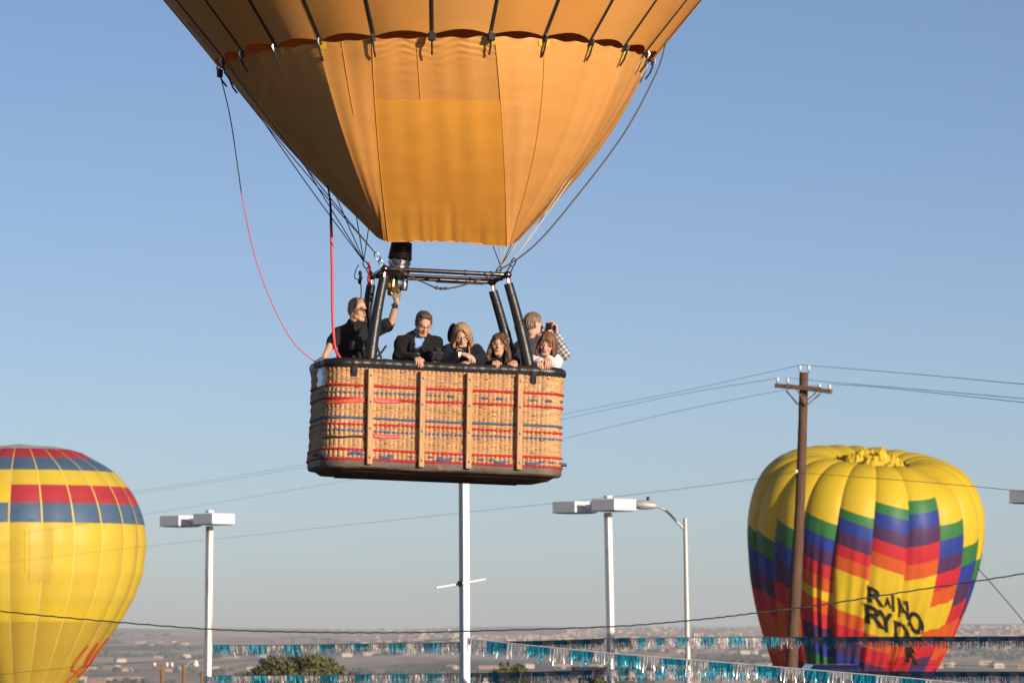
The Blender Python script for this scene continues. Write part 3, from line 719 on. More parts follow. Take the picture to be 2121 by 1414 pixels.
# ---------------------------------------------------------------- suspension cables, carabiners
m_cable = mat('steel_cable', (.10, .095, .10), rough=.45, metal=.6, var=.2, scale=30)
m_cable_w = mat('pale_cable', (.45, .42, .38), rough=.5, var=.1)
cab = {}
for (sx, sy), c_ in corner.items():
    up = bw(c_); tgt = ringpt(np.array([sx * (R(55) if sy < 0 else R(125))]), RR, 0)[0]; dr = (tgt - up) / np.linalg.norm(tgt - up)
    cab[(sx, sy)] = up + dr * .20; n_ = A(1, 0, 0) - dr * dr[0]; n_ /= np.linalg.norm(n_)
    for (o1, o2, w_) in ((.02, .11, .020), (.105, .20, .023)):
        q = MB(); a_ = np.linspace(0, 2 * math.pi, 18, endpoint=False); L_ = (o2 - o1) / 2
        P = up + dr * (o1 + o2) / 2 + (np.cos(a_)[:, None] * n_ * w_) + (np.sign(np.sin(a_)) * np.abs(np.sin(a_)) ** .8)[:, None] * dr * L_
        q.tube(P, .0065, n=7, closed=True); q.build('carabiner', m_dsteel, balloon)
for k in range(NG):
    th0 = (k - NG / 2) * 2 * math.pi / NG; s_, c_ = math.sin(th0), math.cos(th0)
    if abs(th0) < R(70): continue            # hidden inside the scoop
    key = (1 if s_ > -1e-6 else -1, -1 if c_ > .0 else 1); p0 = ringpt(np.array([th0]), RR - .02, -.05)[0]; p1 = cab[key]
    t = np.linspace(0, 1, 16); P = p0 * (1 - t)[:, None] + p1 * t[:, None]; P[:, 2] -= .03 * np.sin(math.pi * t)
    q = MB(); q.tube(P, .0058, n=5, cap=False); q.build('suspension_cable', m_cable if s_ < 0 else m_cable_w, balloon)

# loose lines
q = MB(); P = spline([ringpt(np.array([R(-92)]), RR + .03, -.05)[0], at(478, 250, 44.3), at(500, 400, 44.2)], 10); q.tube(P, .006, n=6)
q.lathe([(0, -.04), (.03, -.04), (.035, .04), (0, .05)], c=ringpt(np.array([R(-92)]), RR + .03, -.05)[0], n=8); q.build('drop_line', m_black, balloon)
q = MB(); P = spline([at(500, 400, 44.2), at(525, 520, 44.2), at(560, 620, 44.25), at(605, 705, 44.3), at(650, 747, 44.4), at(662, 746, 44.45)], 10); q.tube(P, .0062, n=6); q.build('drop_line', m_redtag, balloon)
q = MB(); P = spline([at(663, 300, 44.4), at(680, 392, 44.5), at(684, 420, 44.5), at(686, 470, 44.5)], 10); q.tube(P, np.linspace(.006, .015, len(P)), n=7); q.build('vent_line', m_black, balloon)
q = MB(); P = spline([at(686, 466, 44.5), at(688, 560, 44.48), at(689, 650, 44.45), at(692, 705, 44.42), at(697, 728, 44.4), at(708, 746, 44.4)], 10)
T = np.gradient(P, axis=0); q.tube(P, .0155, n=8); q.build('vent_line', m_redtag, balloon)
m_hemp = mat('brown_rope', (.09, .065, .05), rough=.8, var=.2, scale=40)
q = MB(); P = spline([ringpt(np.array([R(88)]), RR + 1.15, 1.3)[0], at(1405, 40, 44.5), at(1360, 150, 44.3), at(1290, 280, 44.1), at(1180, 425, 43.95), at(1110, 505, 43.9), at(1050, 550, 43.9), at(985, 582, 43.9), at(920, 598, 43.92), at(880, 586, 43.95), at(840, 567, 44.0), at(806, 543, 44.1)], 10)
q.tube(P, .0075, n=7, lobes=3, depth=.2, twist=90)
for px, py in ((904, 596), (914, 597.5), (923, 597)): q.ell(at(px, py, 43.91), (.024, .018, .018), n=6)
for px, py in ((838, 567), (856, 577)): q.ell(at(px, py, 43.97), (.018, .018, .022), n=6)
q.build('crown_line', m_hemp, balloon)
q = MB(); P = spline([bl(743, 548, .2), bl(737, 560, .2), bl(735, 575, .2), bl(745, 582, .2), bl(748, 600, .2), bl(746, 640, .2)], 8); q.tube(P, .006, n=6)
for (px, py) in ((746, 566), (747, 575), (745, 583)): q.ell(bl(px, py, .2), (.02, .02, .03), n=6)
q.build('pulley_line', m_black, balloon)
# ================================================================ balloons behind
from mathutils.bvhtree import BVHTree
def fabric(nm, c, tr=.22): return mat(nm, c, rough=.5, var=.06, scale=.35, spec=.35, trans=tr)
F = {'w': fabric('window_nylon', (.66, .48, .07)), 'Y': fabric('yellow_nylon', (.76, .55, .035)), 'y': fabric('pale_yellow_nylon', (.72, .52, .055)), 'O': fabric('ochre_nylon', (.58, .40, .045)), 'R': fabric('red_nylon', (.48, .045, .06)),
     'B': fabric('slate_blue_nylon', (.085, .15, .25)), 'W': fabric('white_nylon', (.62, .55, .50)),
     'g': fabric('green_nylon', (.045, .20, .06)), 'b': fabric('blue_nylon', (.03, .055, .32)), 'p': fabric('purple_nylon', (.09, .035, .11)), 'r': fabric('scarlet_nylon', (.58, .03, .045)), 'o': fabric('orange_nylon', (.66, .11, .025)), 'k': fabric('bright_yellow_nylon', (.74, .52, .03))}
m_tapew = mat('pale_tape', (.70, .52, .12), rough=.7)
m_ink = mat('black_print', (.012, .012, .012), rough=.6)
def project(bvh, px, py, off):
    d = Vector(ray(px, py)).normalized(); h = bvh.ray_cast(Vector(EYE), d)
    if h[0] is None: return None
    n = h[1] if h[1].dot(d) < 0 else -h[1]
    return np.array(h[0] + n * off)

# ---- left balloon
LY = 285.; lcx = 39.
LP = [(925, 70), (930, 100), (938, 128), (954, 156), (965, 176), (978, 194), (994, 209), (1011, 223), (1028, 234), (1047, 243), (1066, 250), (1086, 255), (1125, 259), (1187, 252), (1238, 234), (1285, 208), (1336, 175), (1383, 141), (1414, 117), (1500, 55)]
C0 = at(lcx, 1125, LY); pm = LY / FPX
lb = empty('hot_air_balloon', C0 + A(0, 0, at(lcx, 1500, LY)[2] - C0[2]))
tag(lb, 'yellow balloon with red and slate blue bands at the left edge', 'balloon')
pyk = np.array([p[0] for p in LP], float); rk = np.array([p[1] for p in LP], float) * pm
def lr(py): return np.interp(py, pyk, rk)
bands = [(925, 932, 'W'), (932, 952, 'R'), (952, 979, 'B'), (979, 1010, 'y'), (1010, 1047, 'R'), (1047, 1087, 'B'), (1087, 1130, 'y'), (1130, 1210, 'y'), (1210, 1255, 'y'), (1255, 1287, 'Y'), (1287, 1500, 'O')]
ctr = MB(); a = np.linspace(0, 2 * math.pi, 48, endpoint=False); zt = at(lcx, 924, LY)[2]
top = np.stack([C0[0] + rk[0] * 1.04 * np.sin(a), C0[1] - rk[0] * 1.04 * np.cos(a), np.full(48, zt - .1)], -1); ctr.add(np.vstack([top, [[C0[0], C0[1], zt + .15]]]), [(i, (i + 1) % 48, 48) for i in range(48)])
ctr.build('parachute_cap', F['W'], lb)
vs_all = []; fs_all = []
rowpy = np.unique(np.concatenate([np.array([b_[0] for b_ in bands] + [1500]), np.linspace(930, 1500, 70)]))
for k in range(24):
    th0 = R(2) + (k - 12) * R(15); tt = np.linspace(0, 1, 9); th = th0 + tt * R(15)
    Rw = lr(rowpy); zz = np.array([at(lcx, p, LY)[2] for p in rowpy])
    ar = np.sin(math.pi * tt); rr = Rw[None] * (math.cos(R(7.5)) / np.cos((tt - .5) * R(15)) + .030 * ar)[:, None] * (1 + .012 * np.sin(math.pi * 2 * np.linspace(0, 6, len(rowpy)))[None] * ar[:, None] * 0)
    P = np.stack([C0[0] + rr * np.sin(th)[:, None], C0[1] - rr * np.cos(th)[:, None], np.broadcast_to(zz[None], rr.shape) - .0 * rr], -1)
    P = P + (RNG.normal(0, .006, P.shape[:2]))[..., None] * A(0, -1, 0)
    q = MB(); mats = list('WRByYO'); a_, b2 = P.shape[:2]
    for j in range(b2 - 1):
        mid = (rowpy[j] + rowpy[j + 1]) / 2; c_ = [b_[2] for b_ in bands if b_[0] <= mid < b_[1]][0]
        if 1010 <= mid < 1047 and th0 < R(1): c_ = 'Y'
        f = [(i * b2 + j, (i + 1) * b2 + j, (i + 1) * b2 + j + 1, i * b2 + j + 1)[::-1] for i in range(a_ - 1)]
        for t_ in f: q.f.append(t_)
        q.mi += [mats.index(c_)] * len(f)
    q.v.append(P.reshape(-1, 3)); q.c.append(np.ones((a_ * b2, 3))); q.n = a_ * b2
    for t_ in q.f: fs_all.append(tuple(i + len(vs_all) for i in t_))
    vs_all += P.reshape(-1, 3).tolist()
    q.build('gore', [F[m] for m in mats], lb, sharp=60)
    q = MB(); Pt = np.stack([np.stack([C0[0] + (Rw + .03) * math.sin(th0 + e), C0[1] - (Rw + .03) * math.cos(th0 + e), zz], -1) for e in (-.006, .006)], 0); q.grid(Pt); q.build('load_tape', m_tapew, lb)
bvL = BVHTree.FromPolygons(vs_all, fs_all)
def stroke(bv, pts, w, nm, m, par):
    P = spline([(*p, 0) for p in pts], 8)[:, :2]; T = np.gradient(P, axis=0); T /= np.linalg.norm(T, axis=1)[:, None]; N = np.stack([-T[:, 1], T[:, 0]], -1)
    rows = []
    for e in (-1, 0, 1):
        rows.append([project(bv, *(P[i] + N[i] * w * e), .05) for i in range(len(P))])
    keep = [i for i in range(len(P)) if all(r[i] is not None for r in rows)]
    if len(keep) > 2:
        q = MB(); q.grid(np.array([[r[i] for i in keep] for r in rows])); q.build(nm, m, par)
for st in ([(182, 1336), (160, 1362), (149, 1380), (151, 1389), (167, 1382), (182, 1365), (202, 1329)], [(202, 1329), (182, 1358), (176, 1376), (184, 1374), (196, 1358)], [(224, 1320), (204, 1344), (189, 1366)], [(160, 1389), (145, 1404), (134, 1418)], [(196, 1362), (180, 1380), (160, 1400)]):
    stroke(bvL, st, 1.7, 'script_lettering', mat('red_print', (.55, .05, .03), rough=.6) if 'red_print' not in bpy.data.materials else bpy.data.materials['red_print'], lb)
for (x0, y0, x1, y1) in ((60, 1092, 106, 1204), (52, 1092, 58, 1180), (108, 1092, 114, 1165)):
    n = 10; G = [[project(bvL, x0 + (x1 - x0) * i / 6, y0 + (y1 - y0) * j / n, .04) for j in range(n + 1)] for i in range(7)]
    q = MB(); q.grid(np.array(G), flip=True); q.build('window_panel', F['Y'] if x1 - x0 < 20 else F['w'], lb)
q = MB(); b0 = A(C0[0], C0[1], at(lcx, 1500, LY)[2]); q.box(b0 + A(0, 0, -2.2), (1.5, 1.2, 1.15), None, 0, .06); 
for sx in (-1, 1):
    for sy in (-1, 1): q.tube([b0 + A(sx * .6, sy * .5, -1.7), b0 + A(sx * 1.6, sy * 1.4, .3)], .03, n=6)
q.build('basket', m_wood, lb)

# ---- right balloon, top vent open
RYd = 295.; rcx = 1790.; RBm = 240 * RYd / FPX
C1 = at(1793, 1100, RYd)
Tm = rotz(0) @ roty(R(4.5)) @ rotx(R(11))
rbn = empty('hot_air_balloon', C1 + A(0, 0, -RBm * 1.9))
tag(rbn, 'rainbow striped balloon sagging with its yellow top vent open', 'balloon')
sp = [(0.0, .30, .575), (.03, .35, .612), (.08, .47, .645), (.15, .62, .64), (.24, .78, .57), (.33, .90, .45), (.42, .975, .27), (.5, 1.0, .05), (.58, .985, -.18), (.68, .93, -.48), (.8, .82, -.86), (.9, .69, -1.2), (1.0, .50, -1.62)]
spx = np.array([p[0] for p in sp]); 
def sprof(t):
    t = np.asarray(t, float); return np.interp(t, spx, [p[1] for p in sp]), np.interp(t, spx, [p[2] for p in sp])
from itertools import product
tv = np.linspace(0, 1, 150)
# smooth the profile
kr, kz = sprof(tv); ker = np.ones(11) / 11; kr = np.convolve(np.pad(kr, 5, 'edge'), ker, 'valid'); kz = np.convolve(np.pad(kz, 5, 'edge'), ker, 'valid')
NR = 20
start_py = {-5: 1056, -4: 1104, -3: 1088, -2: 1076, -1: 1063, 0: 1049, 1: 1034, 2: 1082, 3: 1122, 4: 1150, 5: 1175}
seq = 'gbpro'
vs_all = []; fs_all = []
for k in range(NR):
    kk = k - NR // 2; th0 = R(-1) + kk * R(18); tt = np.linspace(0, 1, 15); th = th0 + tt * R(18)
    ar = np.abs(np.sin(math.pi * tt)) ** .7
    TT, TH = np.meshgrid(tv, th); TT = TT + (.030 if kk < 1 else -.022) * (tt - .5)[:, None] * np.sin(math.pi * tv)[None]; AR = np.broadcast_to(ar[:, None], TT.shape)
    bul = .045 * np.clip(1.05 - TT * 1.1, .06, 1) * (1 + .2 * vnoise(np.full(TT.shape, kk * 3.3), TT * 3, 3))
    fold = .034 * np.clip((TT - .42) * 3, 0, 1) * (vnoise(TH * 26, TT * 2.2 + TH * 3, 41) - .5) * 2 + .020 * np.clip((TT - .5) * 3, 0, 1) * (vnoise(TH * 55, TT * 3, 43) - .5)
    pin = .16 * np.clip((TT - .62) * 2.6, 0, 1) * np.exp(-((TH - R(27)) / R(5)) ** 2) + .10 * np.clip((TT - .6) * 2.6, 0, 1) * np.exp(-((TH + R(20)) / R(4)) ** 2)
    dent = .10 * np.exp(-((TH - R(48)) / R(11)) ** 2) * np.exp(-((TT - .12) / .14) ** 2)
    rr = RBm * (np.interp(TT, tv, kr) * (math.cos(R(9)) + (1 - math.cos(R(9))) * AR + bul * AR) + fold - pin - dent)
    zz = RBm * (np.interp(TT, tv, kz) + .5 * bul * AR * np.clip(1 - TT * 3, 0, 1) - dent * .4)
    Pl = np.stack([rr * np.sin(TH), -rr * np.cos(TH), zz], -1); P = Pl @ Tm.T + C1
    # colour bands: the photographed start height of each gore, converted to distance along the gore
    mid = P[7]; ypx = 1300 - (mid[:, 2] - 2) / mid[:, 1] * FPX
    sy = start_py.get(kk, 1060 + (abs(kk) * 37 % 90))
    t0 = float(np.interp(sy, ypx[22:], tv[22:])) if abs(kk) <= 4 else .5 + .02 * (abs(kk) % 4)
    t0 = min(max(t0, .22), .62); bw_ = .048 if -1 <= kk <= 1 else .060
    yst = {-2: 1218, -1: 1190, 0: 1183, 1: 1200, 2: 1250}.get(kk)           # where the yellow panel begins and ends
    yen = {-2: 1238, -1: 1268, 0: 1316, 1: 1332, 2: 1300}.get(kk); tat = lambda p_: float(np.interp(p_, ypx[22:], tv[22:])); ylen = 0.0
    if yst: bw_ = (tat(yst) - t0) / 5; ylen = tat(yen) - tat(yst)
    lst = [(0, 'k')] + [(t0 + i * bw_, c_) for i, c_ in enumerate(seq)]
    e = t0 + 5 * bw_
    if ylen: lst.append((e, 'k'))
    e += ylen
    for c_ in 'orpbgk': lst.append((e, c_)); e += .040 if abs(kk) < 4 else .055
    mats = list('gbprok'); a_, b2 = P.shape[:2]; q = MB()
    for j in range(b2 - 1):
        tm_ = (tv[j] + tv[j + 1]) / 2; c_ = [c for (s_, c) in lst if s_ <= tm_][-1]
        f = [(i * b2 + j, (i + 1) * b2 + j, (i + 1) * b2 + j + 1, i * b2 + j + 1)[::-1] for i in range(a_ - 1)]
        q.f += f; q.mi += [mats.index(c_)] * len(f)
    q.v.append(P.reshape(-1, 3)); q.c.append(np.ones((a_ * b2, 3))); q.n = a_ * b2
    fs_all += [tuple(i + len(vs_all) for i in t_) for t_ in q.f]; vs_all += P.reshape(-1, 3).tolist()
    q.build('gore', [F[m] for m in mats], rbn, sharp=75)
bvR = BVHTree.FromPolygons(vs_all, fs_all)
# crumpled parachute lying in the vent
q = MB(); rr_ = np.linspace(0, 1, 40); aa = np.linspace(0, 2 * math.pi, 120, endpoint=False); AA, R2 = np.meshgrid(aa, rr_, indexing='ij')
xx = R2 * np.cos(AA); yy = R2 * np.sin(AA)
hgt = .50 + .10 * np.clip(1 - R2, 0, 1) + .13 * (vnoise(xx * 6 + 9, yy * 6 + 9, 51) - .5) + .12 * np.abs(vnoise(xx * 14 + 20, yy * 14 + 30, 52) - .5) + .05 * (vnoise(xx * 30 + 40, yy * 30 + 40, 53) - .5)
hgt = hgt * (1 - R2 ** 6) + .42 * R2 ** 6
mound = .10 * np.exp(-((xx - .05) ** 2 + (yy + .35) ** 2) / .35)
P = np.stack([xx * .40, yy * .40, hgt + mound], -1) * RBm; q.grid((P @ Tm.T) + C1, close_u=True); q.build('parachute_valve', F['k'], rbn, sharp=80)
# lettering on the yellow panel
def put_text(txt, px0, py0, size, dx, dy, ux, uy, par):
    q0 = text_mesh(txt, 1.0, 0, .03); V, Fc = fine_tris(*q0, .16)
    pts = []; ok = []
    for v in V:
        px = px0 + v[0] * size * dx + v[1] * size * ux; py = py0 + v[0] * size * dy - v[1] * size * uy
        p = project(bvR, px, py, .07); ok.append(p is not None); pts.append(p if p is not None else A(0, 0, 0))
    Fk = [f for f in Fc if all(ok[i] for i in f)]
    q = MB(); q.add(np.array(pts), Fk); q.build('lettering', m_ink, par)
for ch, px, py, w, h in (('R', 1795, 1242, 40, 32), ('A', 1833, 1253, 14, 20), ('I', 1848, 1262, 20, 33), ('N', 1860, 1273, 22, 37), ('O', 1882, 1303, 28, 42), ('R', 1789, 1285, 48, 39), ('Y', 1824, 1301, 30, 40), ('D', 1852, 1326, 32, 44), ('R', 1876, 1366, 28, 34)):
    put_text(ch, px, py, h / .70, w / h, .36 * w / h, -.08, 1, rbn)
q = MB(); q.tube(spline([at(2024, 1175, 292), at(2060, 1215, 292), at(2130, 1300, 290), at(2190, 1400, 288)], 6), .035, n=5); q.build('crown_line', m_black, rbn)

# ================================================================ poles, lamps, wires
m_wht = mat('white_paint', (.78, .76, .74), rough=.5, var=.06, scale=3, stain=(.42, .19, .06, .66), sscale=1.7, stretch=(3, 3, .8))
m_wht2 = mat('white_enamel', (.80, .78, .76), rough=.45, var=.04, scale=3)
m_galv = mat('galvanised', (.52, .50, .48), rough=.45, metal=.3, var=.12, scale=6)
m_lens = mat('lamp_lens', (.35, .34, .30), rough=.2)
m_pole = mat('creosote_wood', (.115, .062, .038), rough=.85, var=.45, scale=3, stretch=(9, 9, .6), bump=.6, bscale=14)
m_ins = mat('porcelain', (.70, .66, .62), rough=.25)
m_wire = mat('wire', (.03, .03, .035), rough=.6)
m_dark = mat('dark_rubber', (.02, .02, .025), rough=.6)
def ppost(q, px0, py0, px1, py1, Y, side, ang, mi=0):
    p0 = at(px0, py0, Y); p1 = at(px1, py1, Y); d = (p1 - p0); L = np.linalg.norm(d); z_ = d / L
    Mr = rotz(ang); u = Mr[:, 0] - z_ * (Mr[:, 0] @ z_); u /= np.linalg.norm(u); v = np.cross(z_, u)
    q.box((p0 + p1) / 2, (side, side, L), np.stack([u, v, z_], 1), mi, side * .06)
def gz(p): return float(ground_z(np.array(p[0]), np.array(p[1])))
def below(px, Y, lean=0.0):      # pixel row of the ground under a pole
    p = at(px, 1300, Y); return 1300 + (2 - gz(p)) / Y * FPX
m_rust = mat('rust_streaked_paint', (.78, .75, .72), rough=.5, var=.06, scale=3, stain=(.50, .24, .08, .56), sscale=1.3, stretch=(4, 4, .7))
def floodlight(pxp, pyb, Y, label, lean=0.0, stub=True):
    pb = below(pxp, Y); base = at(pxp + lean * (pb - pyb), pb, Y)
    e = empty('floodlight_pole', base); tag(e, label, 'floodlight', 'twin box floodlight poles')
    q = MB(); ppost(q, pxp, pyb + 1, pxp + lean * (pb - pyb), pb, Y, .150, R(44)); q.build('pole', m_rust if 'rust' in label else m_wht, e, sharp=25)
    c = at(pxp, pyb, Y); k = .75
    hz_ = .285
    for (dx, dy, dz) in ((.14, -.36, .16), (-.81, .58, .13)):
        q = MB(); q.box(c + A(dx, dy, dz), (.78, .78, hz_), rotz(R(45)), 0, .012); h = q.build('lamp_head', m_wht2, e, sharp=25)
        q = MB(); q.box(c + A(dx, dy, dz - hz_ / 2 - .008), (.66, .66, .012), rotz(R(45))); q.build('lens', m_lens, h)
        q = MB(); q.box(c + A(dx, dy, dz - hz_ / 2 + .012), (.797, .797, .022), rotz(R(45)), 0, .004); q.build('door_frame', m_galv, h, sharp=25)
    q = MB(); q.box(c + A(-.335, .11, .15), (.09, .75, .10), rotz(R(45))); q.build('arm', m_wht2, e, sharp=25)
    q = MB(); q.box(c + A(0, 0, .37), (.165, .165, .07), rotz(R(41)), 0, .01); q.build('pole_cap', m_wht2, e, sharp=25)
    return e
floodlight(434, 1088, 112, 'white twin box floodlight on a rust streaked pole beside the yellow balloon', lean=-.012)
floodlight(1259, 1060, 105, 'white twin box floodlight on a clean pole beside the street lamp', lean=.022)
floodlight(2226, 1039, 93, 'white box floodlight cut off by the right edge of the view')
# the tall pole under the basket
pb = below(962, 80); e = empty('sign_pole', at(963, pb, 80)); tag(e, 'tall square white pole with a thin cross pipe below the basket', 'pole')
q = MB(); ppost(q, 960.5, 870, 963.5, pb, 80, .150, R(35)); q.build('pole', m_wht, e, sharp=25)
q = MB(); q.tube([at(903, 1216.5, 79.6), at(940, 1210.5, 79.75), at(1005, 1199, 80.1)], .022, n=8); q.build('cross_pipe', m_wht, e)
q = MB(); q.tube([at(952, 1205, 79.75), at(954, 1212, 79.7)], .05, n=8); q.build('clamp', m_dsteel, e)
# street lamp
pb = below(1424, 114); e = empty('street_lamp', at(1428, pb, 114)); tag(e, 'slim metal street lamp with a curved arm and oval head', 'street lamp')
q = MB(); P = [at(1419.5, 1073, 114), at(1421, 1150, 114), at(1428, pb, 114)]; q.tube(P, [.058, .065, .085], n=12); q.build('pole', m_galv, e)
q = MB(); q.tube(spline([at(1420, 1098, 114), at(1405, 1083, 114), at(1385, 1062, 114), at(1370, 1052, 114), at(1360, 1048, 114)], 8), .032, n=8); q.build('arm', m_galv, e)
hc = at(1340, 1044.5, 114); q = MB(); t = np.linspace(0, 1, 14); P = at(1363, 1048, 114) * (1 - t)[:, None] + at(1317, 1043, 114) * t[:, None]
rr_ = .145 * np.sqrt(np.clip(1 - ((t - .58) / .58) ** 2, 0, 1)) * (1 - .2 * (1 - t)) + .02; q.tube(P, rr_, n=14); o_ = q.v[-1]; mz = o_[:, 2].mean(); o_[:, 2] = mz + (o_[:, 2] - mz) * .8 
h = q.build('lamp_head', m_galv, e); q = MB(); q.ell(at(1335, 1051, 114), (.22, .11, .05), n=8); q.build('lens', m_lens, h)
q = MB(); q.lathe([(0, -.03), (.04, -.03), (.045, .05), (.02, .07), (0, .07)], c=at(1342, 1033.5, 114), n=8); q.build('photocell', m_dark, h)

# utility pole
UY = 110.; pb = below(1640, UY); e = empty('utility_pole', at(1637, pb, UY)); tag(e, 'weathered brown utility pole with double crossarm and white insulators', 'utility pole')
t = np.linspace(0, 1, 30); P = at(1665, 771, UY) * (1 - t)[:, None] + at(1637, pb, UY) * t[:, None]; P[:, 0] += .03 * np.sin(t * 5)
q = MB(); q.tube(P, np.linspace(.112, .165, 30) + .004 * RNG.normal(size=30), n=14); q.build('pole', m_pole, e)
def beam(q, p0, p1, w, h):
    d = p1 - p0; L = np.linalg.norm(d); x_ = d / L; y_ = np.cross(A(0, 0, 1), x_); y_ /= np.linalg.norm(y_); z_ = np.cross(x_, y_); q.box((p0 + p1) / 2, (L, w, h), np.stack([x_, y_, z_], 1), 0, .01)
m_arm = mat('crossarm_wood', (.21, .125, .085), rough=.85, var=.35, scale=3, stretch=(1, 6, 6))
arms = [((1628.5, 799), (1723, 811), UY - .24), ((1606, 798), (1700, 806), UY + .24)]
for (p0, p1, Y_) in arms:
    q = MB(); beam(q, at(*p0, Y_ + .35), at(*p1, Y_ - .35), .10, .115); q.build('crossarm', m_arm, e, sharp=25)
for (p0, p1, Y_) in (((1650, 806), (1671, 839), UY - .2), ((1699, 815), (1671, 839), UY - .2), ((1628, 808), (1653, 838), UY + .2), ((1690, 813), (1670, 830), UY + .2)):
    q = MB(); q.tube([at(*p0, Y_), at(*p1, Y_)], .02, n=6); q.build('brace', m_arm, e)
insu = [(1657, 760, 771), (1675, 760, 771), (1610.5, 786, 797), (1631.5, 785.5, 797), (1697.5, 799, 807), (1718, 799, 808)]
for (px, py, pyb) in insu:
    Yq = UY - (.2 if px in (1657, 1631.5, 1718) else -.2)
    q = MB(); c_ = at(px, py, Yq); q.lathe([(0, .055), (.028, .05), (.03, .02), (.045, .01), (.047, -.015), (.03, -.03), (.03, -.045), (.048, -.055), (.042, -.075), (0, -.08)], c=c_, n=12)
    o_ = q.build('insulator', m_ins, e); q = MB(); q.tube([c_ + A(0, 0, -.06), at(px, pyb + 1, Yq)], .012, n=6); q.build('pin', m_dsteel, o_)
q = MB(); q.box(at(1650, 976, UY - .15), (.06, .03, .09), None, 0, .008); q.build('number_tag', m_wht2, e)
def wire(pts, r, label, nm='power_line', grp='overhead power lines', m=None):
    P = spline([at(*p) for p in pts], 12); q = MB(); q.tube(P, r, n=5, cap=False)
    tag(q.build(nm, m or m_wire, None, loc=P[0]), label, 'power line', grp)
wire([(1657, 756, UY), (1420, 808, 128), (1170, 857, 152), (900, 914, 180), (640, 960, 215), (290, 1016, 250), (-60, 1060, 290)], .006, 'power line from the pole top running left behind the basket')
wire([(1610, 783, UY), (1400, 818, 128), (1170, 867, 152), (900, 924, 180), (640, 966, 215), (290, 1021, 250), (-60, 1066, 290)], .006, 'power line from the crossarm end running left just below the top one')
wire([(1697, 797, UY), (1620, 808, 118), (1400, 852, 132), (1165, 908, 155), (930, 958, 180), (730, 993, 205), (300, 1065, 250), (-60, 1120, 290)], .006, 'third power line running left to the yellow balloon')
wire([(1648, 975, UY), (1575, 990, 116), (1300, 1025, 134), (990, 1058, 160), (640, 1095, 200), (300, 1131, 240), (-60, 1172, 280)], .006, 'lower power line crossing left above the floodlights')
wire([(1657, 756, UY), (1680, 757, 107), (1900, 775, 88), (2130, 796, 74), (2400, 815, 60)], .006, 'power line from the pole top running right')
wire([(1631, 782, UY), (1720, 791, 104), (1900, 806, 88), (2130, 826, 74), (2400, 850, 60)], .006, 'middle power line running right from the crossarm')
wire([(1718, 795, UY), (1800, 800, 100), (1950, 815, 86), (2130, 834, 74), (2400, 862, 60)], .006, 'lowest power line running right from the crossarm')
wire([(1650, 978, UY), (1800, 989, 100), (1950, 1001, 88), (2130, 1018, 76), (2400, 1050, 60)], .006, 'thin line from the pole to the right edge floodlight')
q = MB(); P = spline([at(px, py, 70) for px, py in ((-260, 1236), (0, 1265), (200, 1284), (433, 1302), (620, 1308), (800, 1309.5), (960, 1306.5), (1260, 1297), (1430, 1284), (1560, 1269.5), (1700, 1252), (1900, 1221), (2121, 1187), (2400, 1135))], 26)
P[:, 2] += .004 * np.sin(np.arange(len(P)) * 1.3); q.tube(P, .0090, n=6, lobes=2, depth=.5, twist=9, cap=False)
tag(q.build('telephone_cable', m_wire, None, loc=P[0]), 'thick black twisted cable sagging across the whole view near the horizon', 'cable')
wire([(-100, 1405, 180), (0, 1396, 176), (150, 1381, 170), (300, 1370, 164), (430, 1361, 158), (560, 1349, 152), (700, 1339, 146), (860, 1328, 140), (960, 1321, 135)], .008, 'thin dark line rising from the lower left corner', 'telephone_cable')
wire([(1480, 1371, 150), (1560, 1368, 146), (1700, 1368, 142), (1900, 1375, 136), (2130, 1380, 130), (2300, 1384, 126)], .006, 'thin dark line low across the rainbow balloon', 'telephone_cable')

# tinsel garlands
m_teal_sun = mat('sunlit_teal_tinsel', (.02, .42, .58), rough=.35, metal=.5, var=.3, scale=30)  # lighter copy of the teal: sun on the slanting garland put into its colour
m_silv_sun = mat('sunlit_silver_tinsel', (.80, .78, .76), rough=.35, metal=.5, var=.3, scale=30)  # lighter copy of the silver, sunlight painted into the colour likewise
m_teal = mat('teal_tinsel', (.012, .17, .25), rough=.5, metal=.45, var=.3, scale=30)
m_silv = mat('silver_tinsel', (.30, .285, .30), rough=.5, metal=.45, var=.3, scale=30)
m_cord = mat('garland_cord', (.06, .06, .065), rough=.7); m_cordw = mat('white_cord', (.70, .60, .54), rough=.7)
TS = .42
def tinsel_mesh(m, seed, top=.40):
    r = np.random.default_rng(seed); q = MB(); n = 38
    for i in range(n):
        x = (i + r.uniform(-.4, .4)) / n * TS - TS / 2; L = r.uniform(.17, .31); w = r.uniform(.006, .013); y = r.uniform(-.02, .02); sl = r.uniform(-.12, .14); tw = r.uniform(-1.2, 1.2)
        c0 = A(x, y, 0); rows = []
        for t in (0, .3, .65, 1):
            a_ = tw * (t + .2); c_ = A(x + sl * L * t * t + r.normal(0, .004), y + r.normal(0, .012) * t, -L * t); u = A(math.cos(a_), math.sin(a_), 0) * w * (1 - .45 * t); rows.append([c_ - u, c_ + u])
        q.grid(np.array(rows))
    xs = np.linspace(-TS / 2, TS / 2, 9); q.grid(np.array([[(x, .012 * math.sin(x * 60 + seed), 0), (x + .004, .018 * math.sin(x * 50 + seed), -.085 - .03 * r.random())] for x in xs]))
    o = q.build('t', m, smooth=True, loc=(0, 0, 0), sharp=180); me = o.data; bpy.data.objects.remove(o); return me
TB = {0: [tinsel_mesh(m_teal_sun, s + 20) for s in range(5)], 1: [tinsel_mesh(m_silv_sun, s + 30) for s in range(5)]}
TM = {0: [tinsel_mesh(m_teal, s) for s in range(5)], 1: [tinsel_mesh(m_silv, s + 10) for s in range(5)]}
